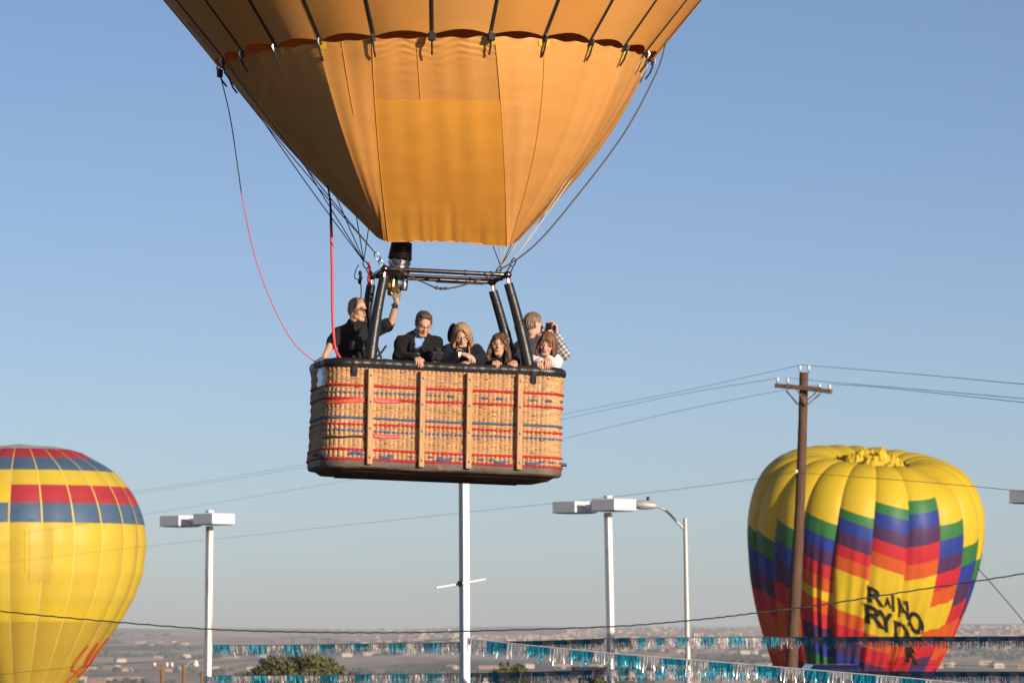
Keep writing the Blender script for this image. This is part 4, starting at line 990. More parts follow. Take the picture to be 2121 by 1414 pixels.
def garland(pts, label, cord, r, scale=1.0, start=0, TM=TM, zs=.9):
    P = spline([at(*p) for p in pts], 40); L = np.concatenate([[0], np.cumsum(np.linalg.norm(np.diff(P, axis=0), axis=1))])
    q = MB(); q.tube(P[::4], r, n=6); e = empty('tinsel_garland', P[0]); tag(e, label, 'garland', 'tinsel garlands strung between the poles')
    q.build('cord', cord, e); n = int(L[-1] / (TS * scale))
    for i in range(n):
        s = (i + .5) * TS * scale; c_ = A(*[np.interp(s, L, P[:, k]) for k in range(3)]); c2 = A(*[np.interp(s + .1, L, P[:, k]) for k in range(3)]); d = c2 - c_
        o = part_of('tinsel_fringe', TM[(i + start) % 2][random.randrange(5)], e, c_ - A(0, 0, .004))
        o.rotation_euler = (0, -math.asin(d[2] / np.linalg.norm(d)), math.atan2(d[1], d[0])); o.scale = (scale, scale, scale * zs * random.uniform(.9, 1.1))
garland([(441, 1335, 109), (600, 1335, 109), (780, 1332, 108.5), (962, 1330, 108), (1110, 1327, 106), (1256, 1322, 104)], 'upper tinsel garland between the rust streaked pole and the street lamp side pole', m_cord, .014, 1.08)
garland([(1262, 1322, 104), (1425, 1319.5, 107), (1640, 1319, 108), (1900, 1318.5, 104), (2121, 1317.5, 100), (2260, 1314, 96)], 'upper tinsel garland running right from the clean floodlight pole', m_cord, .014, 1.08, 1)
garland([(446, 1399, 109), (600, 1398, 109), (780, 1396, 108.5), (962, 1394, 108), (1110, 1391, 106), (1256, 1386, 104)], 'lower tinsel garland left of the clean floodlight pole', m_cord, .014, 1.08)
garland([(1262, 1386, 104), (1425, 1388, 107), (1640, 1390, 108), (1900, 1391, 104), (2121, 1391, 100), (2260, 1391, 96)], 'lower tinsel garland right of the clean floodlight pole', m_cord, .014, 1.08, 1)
garland([(968, 1321, 79), (1000, 1325, 78.8), (1120, 1338, 78), (1300, 1355, 77), (1500, 1371, 76), (1700, 1388, 75), (1900, 1405, 74), (2100, 1424, 73)], 'sunlit tinsel garland slanting down to the right from the tall white pole', m_cordw, .013, 1.13, 1, TB, .88)

# small poles low on the left
def small_pole(px, py, Y, r, label, cross=None, lamp=None):
    pb = below(px, Y); e = empty('utility_pole', at(px, pb, Y)); tag(e, label, 'utility pole', 'small wooden poles low on the left')
    q = MB(); q.tube([at(px, py, Y), at(px, pb, Y)], [r * .9, r * 1.15], n=10); q.build('pole', mat('brown_pole', (.22, .12, .06), rough=.85, var=.3, scale=4, stretch=(5, 5, 1)) if 'brown_pole' not in bpy.data.materials else bpy.data.materials['brown_pole'], e)
    if cross:
        q = MB(); beam(q, at(cross[0], cross[2], Y - .1), at(cross[1], cross[2], Y + .1), .1, .12); q.build('crossarm', m_arm, e)
        for x_ in (cross[0] + 2, (cross[0] + cross[1]) / 2 + 8, cross[1] - 2): q = MB(); q.lathe([(0, .12), (.05, .1), (.06, 0), (.03, -.06), (0, -.06)], c=at(x_, cross[2] - 4, Y), n=8); q.build('insulator', m_ins, e)
    if lamp:
        q = MB(); q.tube(spline([at(px + 3, py + 4, Y), at(px + 10, py - 3, Y), at(px + 20, py - 8, Y), at(lamp[0], lamp[1] - 3, Y)], 6), .022, n=6); q.build('arm', m_galv, e)
        q = MB(); q.lathe([(0, .10), (.06, .08), (.10, -.02), (.13, -.10), (.10, -.16), (0, -.18)], c=at(*lamp, Y), n=12); q.build('lamp_head', m_ins, e)
small_pole(335.5, 1376, 170, .075, 'small brown pole with a crossarm beside the yellow balloon', (318, 358, 1381))
small_pole(380.5, 1376, 165, .075, 'small brown pole carrying a yard lamp on a short arm', None, (405.5, 1371))
small_pole(418, 1392, 160, .055, 'short dark post just left of the rust streaked floodlight pole')

# ---------------------------------------------------------------- trees
m_leaf = mat('olive_leaf', (.15, .145, .06), rough=.7, var=.4, scale=1.2, trans=.25)
m_leaf2 = mat('grey_green_leaf', (.22, .20, .08), rough=.7, var=.4, scale=1.2, trans=.25)
m_bark = mat('bark', (.10, .075, .055), rough=.9, var=.3)
def tree(name, cx, Y, px0, px1, pytop, label, leaf, seed, n=9000, ls=.13):
    r = np.random.default_rng(seed); base = at(cx, 1300, Y); base[2] = gz(base); W = (at(px1, 1300, Y) - at(px0, 1300, Y))[0]; zt = at(cx, pytop, Y)[2]; H = zt - base[2]
    e = empty(name, base); tag(e, label, 'tree'); q = MB(); tips = []
    q.tube([base, base + A(.05, 0, H * .2), base + A(-.1, .1, H * .45)], [.2, .17, .1], n=8)
    for k in range(11):
        a = k * 2.4 + r.uniform(-.3, .3); tip = base + A(math.cos(a) * W * .40 * r.uniform(.5, 1), math.sin(a) * W * .36 * r.uniform(.5, 1), H * r.uniform(.6, .92)); tips.append(tip)
        q.tube(spline([base + A(0, 0, H * .25), base * .5 + tip * .5 + A(0, 0, -.3), tip], 5), np.linspace(.09, .015, 11), n=6)
    q.build('trunk', m_bark, e)
    cl = []
    for k in range(140):
        a = r.uniform(0, 2 * math.pi); rad = math.sqrt(r.random()) * W * .46; h = H * (.64 + .33 * (1 - (rad / (W * .5)) ** 3) * r.uniform(.35, 1)); cl.append((base + A(math.cos(a) * rad, math.sin(a) * rad * .8, h - r.random() ** 2 * H * .25), r.uniform(.3, .55) * W * .15 + .15))
    per = n // len(cl); V = []; Fc = []
    for c_, s in cl:
        d = r.normal(size=(per, 3)); d /= np.linalg.norm(d, axis=1)[:, None]; p = c_ + d * (s * r.random(per)[:, None] ** .45) * A(1.15, 1.15, .85)
        u = r.normal(size=(per, 3)); u /= np.linalg.norm(u, axis=1)[:, None]; v = np.cross(u, d); v /= np.linalg.norm(v, axis=1)[:, None] + 1e-9; l = ls * r.uniform(.5, 1.2, per)[:, None]
        for i in range(per):
            b_ = len(V); V += [p[i] - u[i] * l[i], p[i] + v[i] * l[i] * .45, p[i] + u[i] * l[i], p[i] - v[i] * l[i] * .45]; Fc.append((b_, b_ + 1, b_ + 2, b_ + 3))
    q = MB(); q.add(np.array(V), Fc); q.build('crown', leaf, e, smooth=False)
tree('roadside_tree', 620, 190, 500, 748, 1353, 'wide olive green tree between the rust streaked pole and the tall white pole', m_leaf, 5, 20000)
tree('roadside_tree', 1058, 190, 1012, 1104, 1366, 'small olive shrub top just right of the tall white pole', m_leaf, 4, 6000)
tree('roadside_tree', 1250, 120, 1205, 1300, 1402, 'low green shrub below the clean floodlight pole', m_leaf, 6, 5000)
tree('roadside_tree', 1700, 120, 1655, 1745, 1398, 'yellow green shrub below the rainbow balloon', m_leaf2, 8, 4000)

# dark flat-roofed building and a van low in the view
Yb = 150.; p0 = at(1188, 1383, Yb); p1 = at(1372, 1383, Yb); zb = gz(p0); e = empty('low_building', A((p0[0] + p1[0]) / 2, Yb + 2.5, zb)); tag(e, 'low dark flat roofed building behind the clean floodlight pole', 'building')
m_bw = mat('brown_stucco', (.10, .085, .075), rough=.9, var=.1); m_br = mat('dark_fascia', (.035, .032, .032), rough=.7)
q = MB(); q.box(((p0[0] + p1[0]) / 2, Yb + 2.7, (zb + p0[2]) / 2 - .2), (p1[0] - p0[0] - .5, 5, p0[2] - zb - .4)); q.build('wall', m_bw, e, sharp=25)
q = MB(); q.box(((p0[0] + p1[0]) / 2, Yb + 2.7, p0[2] - .12), (p1[0] - p0[0], 5.6, .24), None, 0, .02); q.build('roof', m_br, e, sharp=25)
for k in range(3): q = MB(); q.box((p0[0] + .6 + k * .95, Yb + .18, zb + 1.4), (.6, .04, .8)); q.build('window', m_pane, e, sharp=25)
Yv = 165.; c_ = at(1731, 1376, Yv); zg = gz(c_); zr = c_[2]; e = empty('parked_van', A(c_[0], Yv, zg)); tag(e, 'dark blue van with two rear windows below the rainbow balloon', 'van')
m_van = mat('navy_paint', (.012, .02, .07), rough=.3, coat=.5, var=.05)
q = MB(); q.box((c_[0], Yv + 2.4, (zr + zg) / 2 + .2), (2.0, 5, zr - zg - .4), None, 0, .16); q.build('body', m_van, e, sharp=30)
for sx in (-1, 1): q = MB(); q.box((c_[0] + sx * .42, Yv - .11, zr - .42), (.34, .03, .30), None, 0, .01); q.build('window', m_lens, e, sharp=30)
for sx in (-1, 1):
    for yy in (.9, 4.0): q = MB(); q.lathe([(0, -.12), (.30, -.12), (.36, -.08), (.36, .08), (.30, .12), (0, .12)], c=(c_[0] + sx * .88, Yv + yy, zg + .36), n=18, M=roty(R(90))); q.build('wheel', m_dark, e)
# ================================================================ people
class Field:
    """signed distance field on a regular grid, turned into a mesh by surface nets"""
    def __init__(s, lo, hi, h):
        s.lo = A(*lo); s.h = h; s.n = np.maximum(np.ceil((A(*hi) - s.lo) / h).astype(int) + 1, 4); s.F = np.full(s.n, 1.0, np.float32)
    def sub(s, lo, hi):
        i0 = np.clip(np.floor((A(*lo) - s.lo) / s.h).astype(int), 0, s.n); i1 = np.clip(np.ceil((A(*hi) - s.lo) / s.h).astype(int) + 1, 0, s.n)
        if np.any(i1 <= i0): return None, None
        ax = [s.lo[k] + s.h * np.arange(i0[k], i1[k]) for k in range(3)]
        return tuple(slice(i0[k], i1[k]) for k in range(3)), np.stack(np.meshgrid(*ax, indexing='ij'), -1)
    def op(s, lo, hi, fn, k=.01, mode='u'):
        pad = max(k * 2, s.h * 4) + .01; sl, P = s.sub(A(*lo) - pad, A(*hi) + pad)
        if sl is None: return
        d = fn(P).astype(np.float32); f = s.F[sl]
        if mode == 'u':
            hh = np.clip(.5 + .5 * (f - d) / k, 0, 1); s.F[sl] = f * (1 - hh) + d * hh - k * hh * (1 - hh)
        else:
            hh = np.clip(.5 - .5 * (f + d) / k, 0, 1); s.F[sl] = f * (1 - hh) - d * hh + k * hh * (1 - hh)
    def cone(s, a, b, ra, rb, k=.012, mode='u'):
        a = A(*a); b = A(*b); ba = b - a; l2 = ba @ ba + 1e-12
        def fn(P): t = np.clip(((P - a) @ ba) / l2, 0, 1); return np.linalg.norm(P - a - t[..., None] * ba, axis=-1) - (ra + (rb - ra) * t)
        r = max(ra, rb); s.op(np.minimum(a, b) - r, np.maximum(a, b) + r, fn, k, mode)
    def ell(s, c, r, M=None, k=.012, mode='u', warp=None):
        c = A(*c); r = A(*r); M = np.eye(3) if M is None else M
        def fn(P):
            q = (P - c) @ M / r; l = np.linalg.norm(q, axis=-1); d = (l - 1) * r.min() * .5 + (l - 1) * r.mean() * .5
            return d if warp is None else d + warp((P - c) @ M)
        e = np.full(3, r.max()); s.op(c - e, c + e, fn, k, mode)
    def mesh(s):
        F = s.F; nx, ny, nz = F.shape; S = F < 0
        cnt = np.zeros((nx - 1, ny - 1, nz - 1), np.int8)
        for dx in (0, 1):
            for dy in (0, 1):
                for dz in (0, 1): cnt += S[dx:nx - 1 + dx, dy:ny - 1 + dy, dz:nz - 1 + dz]
        act = np.argwhere((cnt > 0) & (cnt < 8)); idx = np.full(cnt.shape, -1, np.int64); idx[act[:, 0], act[:, 1], act[:, 2]] = np.arange(len(act))
        acc = np.zeros((len(act), 3)); w = np.zeros(len(act))
        for ax in range(3):
            o = [k for k in range(3) if k != ax]
            for u in (0, 1):
                for v in (0, 1):
                    c0 = act.copy(); c0[:, o[0]] += u; c0[:, o[1]] += v; c1 = c0.copy(); c1[:, ax] += 1
                    f0 = F[c0[:, 0], c0[:, 1], c0[:, 2]]; f1 = F[c1[:, 0], c1[:, 1], c1[:, 2]]; m = (f0 < 0) != (f1 < 0)
                    t = np.where(m, f0 / np.where(m, f0 - f1, 1), 0); p = c0.astype(float); p[:, ax] += t; acc[m] += p[m]; w[m] += 1
        V = s.lo + s.h * acc / w[:, None]; Q = []
        for ax in range(3):
            o = [k for k in range(3) if k != ax]; sa = [slice(None)] * 3; sb_ = [slice(None)] * 3; sa[ax] = slice(0, -1); sb_[ax] = slice(1, None)
            A0 = S[tuple(sa)]; B0 = S[tuple(sb_)]; E = np.argwhere(A0 != B0); E = E[(E[:, o[0]] > 0) & (E[:, o[1]] > 0)]
            lim = [cnt.shape[o[0]], cnt.shape[o[1]]]; E = E[(E[:, o[0]] < lim[0]) & (E[:, o[1]] < lim[1])]
            q = []
            for (u, v) in ((-1, -1), (0, -1), (0, 0), (-1, 0)):
                c = E.copy(); c[:, o[0]] += u; c[:, o[1]] += v; q.append(idx[c[:, 0], c[:, 1], c[:, 2]])
            q = np.stack(q, 1); flip = A0[E[:, 0], E[:, 1], E[:, 2]] ^ (ax == 1); q[~flip] = q[~flip][:, ::-1]; Q.append(q)
        Q = np.concatenate(Q); Q = Q[(Q >= 0).all(1)]
        return V, Q
def field_obj(fields, name, mt, parent, colfn=None):
    q = MB(); 
    for f in fields:
        V, Q = f.mesh(); q.add(V, Q.tolist(), 0, colfn(V) if colfn else None)
    return q.build(name, mt, parent, sharp=180)

m_skin = mat('skin', (1, 1, 1), rough=.62, var=.08, scale=25, spec=.25, attr='col')
for _m in (m_skin,):
    principled(_m).inputs['Subsurface Weight'].default_value = .08; principled(_m).inputs['Subsurface Radius'].default_value = (.012, .005, .003); principled(_m).inputs['Subsurface Scale'].default_value = .5
def cloth(nm, c, var=.2, rough=.85, bs=90, b=.4, sh=.04): return mat(nm, c, rough=rough, var=var, scale=14, bump=b, bscale=bs, spec=.2, sheen=sh)
def hairm(nm, c): return mat(nm, c, rough=.42, var=.55, scale=75, bump=.9, bscale=120, spec=.5, stretch=(1, 1, .16))
m_eye = mat('eye', (.03, .02, .015), rough=.15); m_white = mat('eye_white', (.36, .32, .30), rough=.3)
m_frame = mat('glasses_frame', (.015, .012, .012), rough=.3); m_glass = mat('thin_wire', (.25, .22, .2), rough=.3, metal=.8)
m_jean = cloth('dark_trousers', (.03, .033, .045))
m_shoe = mat('shoe', (.03, .025, .02), rough=.6)

def head_axes(yaw, pitch, roll):
    """yaw > 0 turns the face to the viewer's right, pitch > 0 bows it, roll > 0 leans it to the viewer's right"""
    return rotz(R(yaw)) @ roty(R(roll)) @ rotx(R(pitch))
def head_field(f, c, M, s=1.0, fem=False):
    g = lambda *p: c + M @ (A(*p) * s)
    f.ell(g(0, .012, .035), A(.074, .094, .086) * s, M, k=.01)
    f.ell(g(0, -.030, -.040), A(.059, .060, .078) * s, M, k=.02)
    f.cone(g(-.022, -.062, -.098), g(.022, -.062, -.098), .020 * s, .020 * s, k=.02)
    if not fem: f.cone(g(-.046, -.02, -.075), g(.046, -.02, -.075), .018 * s, .018 * s, k=.03)
    for sx in (-1, 1):
        f.ell(g(sx * .040, -.060, -.030), A(.024, .022, .024) * s, M, k=.02)
        f.ell(g(sx * .076, .018, -.008), A(.010, .020, .033) * s, M, k=.006)
        f.ell(g(sx * .031, -.101, .004), A(.019, .016, .012) * s, M, k=.010, mode='s')
    f.cone(g(-.034, -.082, .024), g(.034, -.082, .024), .010 * s, .010 * s, k=.012)
    f.cone(g(0, -.088, .010), g(0, -.110, -.026), .008 * s, .0125 * s, k=.010)
    for sx in (-1, 1): f.ell(g(sx * .012, -.101, -.029), A(.008, .009, .007) * s, M, k=.006)
    f.ell(g(0, -.090, -.056), A(.024, .011, .006) * s, M, k=.005); f.ell(g(0, -.088, -.067), A(.021, .011, .007) * s, M, k=.005)
    f.ell(g(0, -.098, -.0615), A(.022, .006, .0022) * s, M, k=.003, mode='s')
def hand_chain(wrist, d, n, side, curl, scale=1.0, spread=.10, thumb=.6):
    """round cones of a hand: d = palm direction, n = back-of-hand normal, side = +1 thumb on the d x n side"""
    d = d / np.linalg.norm(d); n = n - d * (n @ d); n /= np.linalg.norm(n); t = np.cross(d, n) * side; out = []
    L = [(.092, .078, .030), (.098, .086, .010), (.092, .080, -.011), (.082, .064, -.031)]
    wr = A(*wrist)
    for i, (pl, fl, off) in enumerate(L):
        k = wr + (d * pl * .92 + t * off) * scale; out.append((wr + t * off * .45 * scale, k, .0165 * scale, .0125 * scale))
        dd = d + t * off * spread * 30 * .3; dd /= np.linalg.norm(dd); p = k; r0 = (.0105, .0105, .0100, .0088)[i] * scale; ang = 0
        for j, (fr, cu) in enumerate(((.45, curl * .9), (.31, curl * 1.1), (.24, curl * .8))):
            ang += cu * (1 + .06 * i); v = dd * math.cos(ang) - n * math.sin(ang); p2 = p + v * fl * fr * scale; out.append((p, p2, r0 * (1 - .08 * j), r0 * (.92 - .1 * j))); p = p2
    k = wr + (d * .028 + t * .030) * scale; v = d * .62 + t * .62 - n * .3 * thumb; v /= np.linalg.norm(v); p2 = k + v * .036 * scale
    v2 = d * .85 + t * .25 - n * thumb; v2 /= np.linalg.norm(v2); p3 = p2 + v2 * .030 * scale; p4 = p3 + v2 * .024 * scale
    out += [(wr + t * .012 * scale, k, .0165 * scale, .0150 * scale), (k, p2, .0145 * scale, .0118 * scale), (p2, p3, .0112 * scale, .0102 * scale), (p3, p4, .0102 * scale, .0080 * scale)]
    return out
def hand_field(ch, h=.0042, k=.004, grow=0.0):
    P = np.array([c[0] for c in ch] + [c[1] for c in ch]); f = Field(P.min(0) - .03 - grow, P.max(0) + .03 + grow, h)
    for a, b, ra, rb in ch: f.cone(a, b, ra + grow, rb + grow, k=k)
    return f
def folds(P, amp=.004, seed=0):
    return amp * (np.sin(P[..., 2] * 58 + 9 * vnoise(P[..., 0] * 9 + seed, P[..., 1] * 9 + P[..., 2] * 5, 61)) * .5 + (vnoise(P[..., 0] * 22 + seed, P[..., 2] * 26 + P[..., 1] * 13, 62) - .5) * 1.6)

def person(name_label, head, hy, hp, hr, neck, sl, sr, el, er, wl_, wr_, skin, body_yaw, clothes, hands, sleeves=('long', 'long'), fem=False, hair=None, lean=0.0, s=1.0, extras=None, chest=(.185, .120), glove=None, collar=None):
    """all points in world coordinates; sl/sr = shoulder at the viewer's left/right, el/er elbows, wl_/wr_ wrists"""
    head, neck, sl, sr, el, er, wl_, wr_ = [A(*p) for p in (head, neck, sl, sr, el, er, wl_, wr_)]
    mids = (sl + sr) / 2; foot = loc(mids); foot = A(np.clip(foot[0] , -.98, .98), np.clip(foot[1] + lean, -.45, .52), .065); foot = bw(foot)
    root = empty('person', foot); tag(root, name_label, 'person')
    M = head_axes(hy, hp, hr); g = lambda *p: head + M @ (A(*p) * s)
    By = rotz(R(body_yaw)); pel = foot + A(0, 0, .90); pel = pel * 1.0
    up = (mids - pel); up /= np.linalg.norm(up); fw = By @ A(0, -1, 0); rt = np.cross(fw, up); rt /= np.linalg.norm(rt); rt = rt if rt @ (sr - sl) > 0 else -rt; fw2 = np.cross(up, rt); MB_ = np.stack([rt, fw2, up], 1)
    # --- body: one continuous surface from head to feet
    P = np.array([head + .16, head - .16, sl, sr, el, er, wl_, wr_, foot + A(.2, .25, 0), foot - A(.2, .25, .03)])
    f = Field(P.min(0) - .12, P.max(0) + .12, .0062)
    hf = Field(head - .17, head + .17, .0046); head_field(hf, head, M, s, fem)
    nr = .052 if fem else .062
    hf.cone(g(0, .022, -.075), neck * .45 + g(0, .022, -.075) * .55 + A(0, 0, -.02), nr * .96, nr, k=.02)
    f.cone(g(0, .020, -.055), neck, nr * .93, nr * 1.05, k=.02)
    f.ell(mids + up * -.20, (chest[0] * .93, chest[1] * .93, .27), MB_, k=.03)
    f.ell(pel + up * .04, (chest[0] * .90, chest[1] * 1.0, .20), MB_, k=.05)
    f.cone(neck, sl, .055, .052, k=.03); f.cone(neck, sr, .055, .052, k=.03)
    for a, b, c in ((sl, el, wl_), (sr, er, wr_)): f.cone(a, b, .049, .040, k=.015); f.cone(b, c, .041, .027, k=.015)
    for sx in (-1, 1):
        hip = pel + rt * .09 * sx; kn = foot + rt * .11 * sx + A(0, 0, .48) + fw * .03; an = foot + rt * .12 * sx + A(0, 0, .09)
        f.cone(hip, kn, .078, .054, k=.03); f.cone(kn, an, .054, .038, k=.02); f.cone(an - A(0, 0, .04), an - A(0, 0, .05) + fw * .15, .038, .032, k=.02)
    fl = [f, hf]; gl = []
    for i, hd in enumerate(hands):
        if hd is None: continue
        ch = hand_chain(**hd); (gl if (glove and glove[i]) else fl).append(hand_field(ch))
        if glove and glove[i] == 'half':
            fl.append(hand_field(ch))
    sk = A(*skin); lip = sk * A(.85, .50, .50); brow = A(*(hair['col'] if hair else (.1, .07, .05))) * .7
    def colfn(V):
        q = (V - head) @ M / s; c = np.tile(sk, (len(V), 1)); 
        nz = vnoise(q[:, 0] * 30 + 9, q[:, 2] * 30 + 9, 71)[:, None]; c = c * (.93 + .14 * nz)
        w = np.exp(-(((q[:, 0]) / .021) ** 4 + ((q[:, 2] + .0615) / .0105) ** 4)) * (q[:, 1] < -.07); c = c * (1 - w[:, None]) + lip * w[:, None]
        ck = np.exp(-(((np.abs(q[:, 0]) - .042) / .022) ** 2 + ((q[:, 2] + .028) / .02) ** 2)) * (q[:, 1] < -.03) * .35; c = c * (1 - ck[:, None] * A(0, .35, .3))
        w = np.exp(-(((np.abs(q[:, 0]) - .032) / .019) ** 4 + ((q[:, 2] - .027) / .0065) ** 4)) * (q[:, 1] < -.06) * .8; c = c * (1 - w[:, None]) + brow * w[:, None]
        return np.clip(c, 0, 1)
    field_obj(fl, 'body', m_skin, root, colfn)
    if gl: field_obj(gl, 'glove', glove_m, root)
    if glove and 'half' in glove: pass
    for sx in (-1, 1):
        q = MB(); q.ell(g(sx * .031, -.0795, .004), A(.0115, .0115, .0085) * s, M, n=6); o_ = q.build('eye', m_white, root)
        q = MB(); q.ell(g(sx * .031, -.0865, .0035), A(.0058, .0058, .0058) * s, M, n=5); q.build('iris', m_eye, o_)
    # --- clothing
    for cl in clothes:
        kind, mt, nm = cl['kind'], cl['mat'], cl['name']; gr = cl.get('grow', .012); cf = Field(np.append(P.min(0)[:2] - .10, pel[2] - .18), P.max(0) + .10, .0064)
        wf = lambda Q, sd=len(nm): folds(Q, cl.get('fold', .005), sd)
        if kind == 'top':
            cf.ell(mids + up * -.20, (chest[0] + gr, chest[1] + gr, .30), MB_, k=.03); cf.ell(pel + up * .10, (chest[0] + gr - .005, chest[1] + gr + .01, .20), MB_, k=.05)
            cf.cone(neck - up * .015, sl, .055 + gr, .056 + gr, k=.035); cf.cone(neck - up * .015, sr, .055 + gr, .056 + gr, k=.035)
            sv2 = cl.get('sleeves', sleeves)
            for a, b, c, sv in ((sl, el, wl_, sv2[0]), (sr, er, wr_, sv2[1])):
                if sv == 'long': cf.cone(a, b, .056 + gr, .050 + gr, k=.02); cf.cone(b, c + (b - c) * .06, .050 + gr, .034 + gr, k=.02)
                elif sv == 'short': cf.cone(a, a + (b - a) * .72, .056 + gr, .058 + gr, k=.02)
            if 'collar' in cl:
                ch_ = cl['collar']; cf.cone(neck - up * .0, neck + (g(0, .02, -.07) - neck) * ch_, nr + .020, nr + .012, k=.012)
            ii = np.nonzero(np.abs(cf.F) < .04); pp = cf.lo + cf.h * np.stack(ii, -1); cf.F[ii] += folds(pp, cl.get('fold', .005), len(nm)).astype(np.float32)
            # neck opening and cuffs
            cf.cone(neck + (g(0, .02, -.05) - neck) * .1, g(0, .02, -.05), nr + .002, nr + .004, k=.004, mode='s')
            if 'vee' in cl:
                w_ = cl['vee']; cf.cone(neck + fw2 * -.09 - up * .02, mids + fw2 * -(chest[1] + .035) - up * w_[1], w_[0], w_[0] * .35, k=.008, mode='s')
        o_ = field_obj([cf], nm, mt, root); 
    tf = Field(foot - A(.32, .32, .05), A(foot[0] + .32, foot[1] + .32, pel[2] + .12), .012)
    tf.ell(pel + up * .0, (chest[0] + .002, chest[1] + .012, .17), MB_, k=.05)
    for sx in (-1, 1):
        hip = pel + rt * .09 * sx; kn = foot + rt * .11 * sx + A(0, 0, .48) + fw * .03; an = foot + rt * .12 * sx + A(0, 0, .10); tf.cone(hip, kn, .094, .072, k=.03); tf.cone(kn, an, .072, .060, k=.02)
    field_obj([tf], 'trousers', m_jean, root)
    q = MB()
    for sx in (-1, 1):
        an = foot + rt * .12 * sx; q = MB(); q.tube([an + A(0, 0, .05) - fw * .06, an + A(0, 0, .06), an + A(0, 0, .04) + fw * .10, an + A(0, 0, .03) + fw * .19], [.045, .052, .046, .030], n=10); q.build('shoe', m_shoe, root)
    # --- hair
    if hair:
        h_ = Field(head - .24 - A(0, 0, .14), head + .20, .0052); gr = hair.get('grow', .013); cut = hair['style']
        h_.ell(g(0, .016, .040), A(.076 + gr, .095 + gr, .086 + gr * 1.15) * s, M, k=.01)
        if cut == 'short':
            h_.ell(g(0, .045, -.012), A(.070 + gr * .5, .066 + gr * .5, .066) * s, M, k=.015)
            h_.ell(g(0, -.098, -.012), A(.084, .098, .108) * s, M, k=.010, mode='s')
            for sx in (-1, 1):
                h_.ell(g(sx * .092, -.030, -.035), A(.052, .062, .062) * s, M, k=.008, mode='s'); h_.ell(g(sx * .090, .020, -.030), A(.034, .026, .044) * s, M, k=.008, mode='s')
            h_.cone(g(0, .05, -.20), g(0, .05, -.125), .12 * s, .048 * s, k=.01, mode='s')
        else:
            ln = hair['len']; r_ = np.random.default_rng(hair.get('seed', 1))
            for sx in (-1, 1):
                for j in range(9):
                    y0 = -.045 + j * .017; x0 = sx * (.066 + .010 * math.sin(j)); flare_ = hair.get('flare', .02)
                    pts = [g(x0, y0 + .01, .05), g(sx * (.078 + .012 * r_.random()), y0, -.03), g(sx * (.080 + flare_ * r_.uniform(.4, 1)), y0 - .005, -.03 - ln * .55 * r_.uniform(.85, 1.1)), g(sx * (.070 + flare_ * r_.uniform(-.4, 1.2)), y0 - .01 * r_.random(), -.03 - ln * r_.uniform(.82, 1.08))]
                    for a, b, ra, rb in zip(pts[:-1], pts[1:], (.014, .016, .015), (.016, .015, .006)): h_.cone(a, b, ra * s, rb * s, k=.006)
            for j in range(9):
                x0 = (j - 4) * .017; pts = [g(x0, .09, .02), g(x0 * 1.1, .105, -.05), g(x0 * 1.15, .10, -.04 - ln * r_.uniform(.8, 1.05))]
                for a, b, ra, rb in zip(pts[:-1], pts[1:], (.022, .022), (.022, .012)): h_.cone(a, b, ra * s, rb * s, k=.008)
            h_.ell(g(0, -.105, -.026), A(.062, .085, hair.get('open', .108)) * s, M, k=.008, mode='s')
            for (xa, za, xb, zb, rr) in hair.get('bangs', ()): h_.cone(g(xa, -.082, za), g(xb, -.086, zb), rr * .62 * s, rr * .4 * s, k=.006)
        for (p0, p1, ra, rb) in hair.get('tufts', ()): h_.cone(g(*p0), g(*p1), ra * s, rb * s, k=.012)
        fr_ = hair.get('wave', 0)
        ii = np.nonzero(np.abs(h_.F) < .04); ql = (h_.lo + h_.h * np.stack(ii, -1) - head) @ M
        st = np.sin(np.arctan2(ql[..., 0], ql[..., 1] + .02) * 34 + 5 * vnoise(ql[..., 2] * 30 + 8, ql[..., 0] * 20 + 9, 66)) * (.0026 if cut == 'short' else .0034) + (vnoise(ql[..., 0] * 70 + 40, ql[..., 2] * 26 + 40, 67) - .5) * (.008 if cut == 'short' else .006) + fr_ * np.sin(ql[..., 2] * 75 + ql[..., 0] * 30)
        h_.F[ii] += st.astype(np.float32)
        ho = MB(); V, Q = h_.mesh(); ho.add(V, Q.tolist())
        if cut != 'short':                        # loose strands around the mass
            rs = np.random.default_rng(hair.get('seed', 1) + 50); ln = hair['len']; fl_ = hair.get('flare', .02)
            for _k in range(150):
                a_ = rs.uniform(-2.3, 2.3); sn, cs = math.sin(a_), math.cos(a_)       # 0 = back of the head
                r1_ = rs.uniform(.98, 1.10); p0 = g(sn * .05 * rs.random(), .02 + cs * .05, .118 + .012 * rs.random()); p1 = g(sn * .094 * r1_, .014 + cs * .108 * r1_, .02 + rs.normal(0, .01)); p2 = g(sn * (.094 + fl_ * rs.random()) * r1_, .012 + cs * .105 * r1_, -.03 - ln * .5); p3 = g(sn * (.088 + fl_ * rs.uniform(-.3, 1.4)), .008 + cs * .10 * r1_ + rs.normal(0, .01), -.03 - ln * rs.uniform(.8, 1.15))
                ho.tube(spline([p0, p1, p2, p3], 5), np.linspace(.0022, .0009, 16), n=4, cap=False)
        ho.build('hair', hair['mat'], root, sharp=180)
    return root, g, M, root
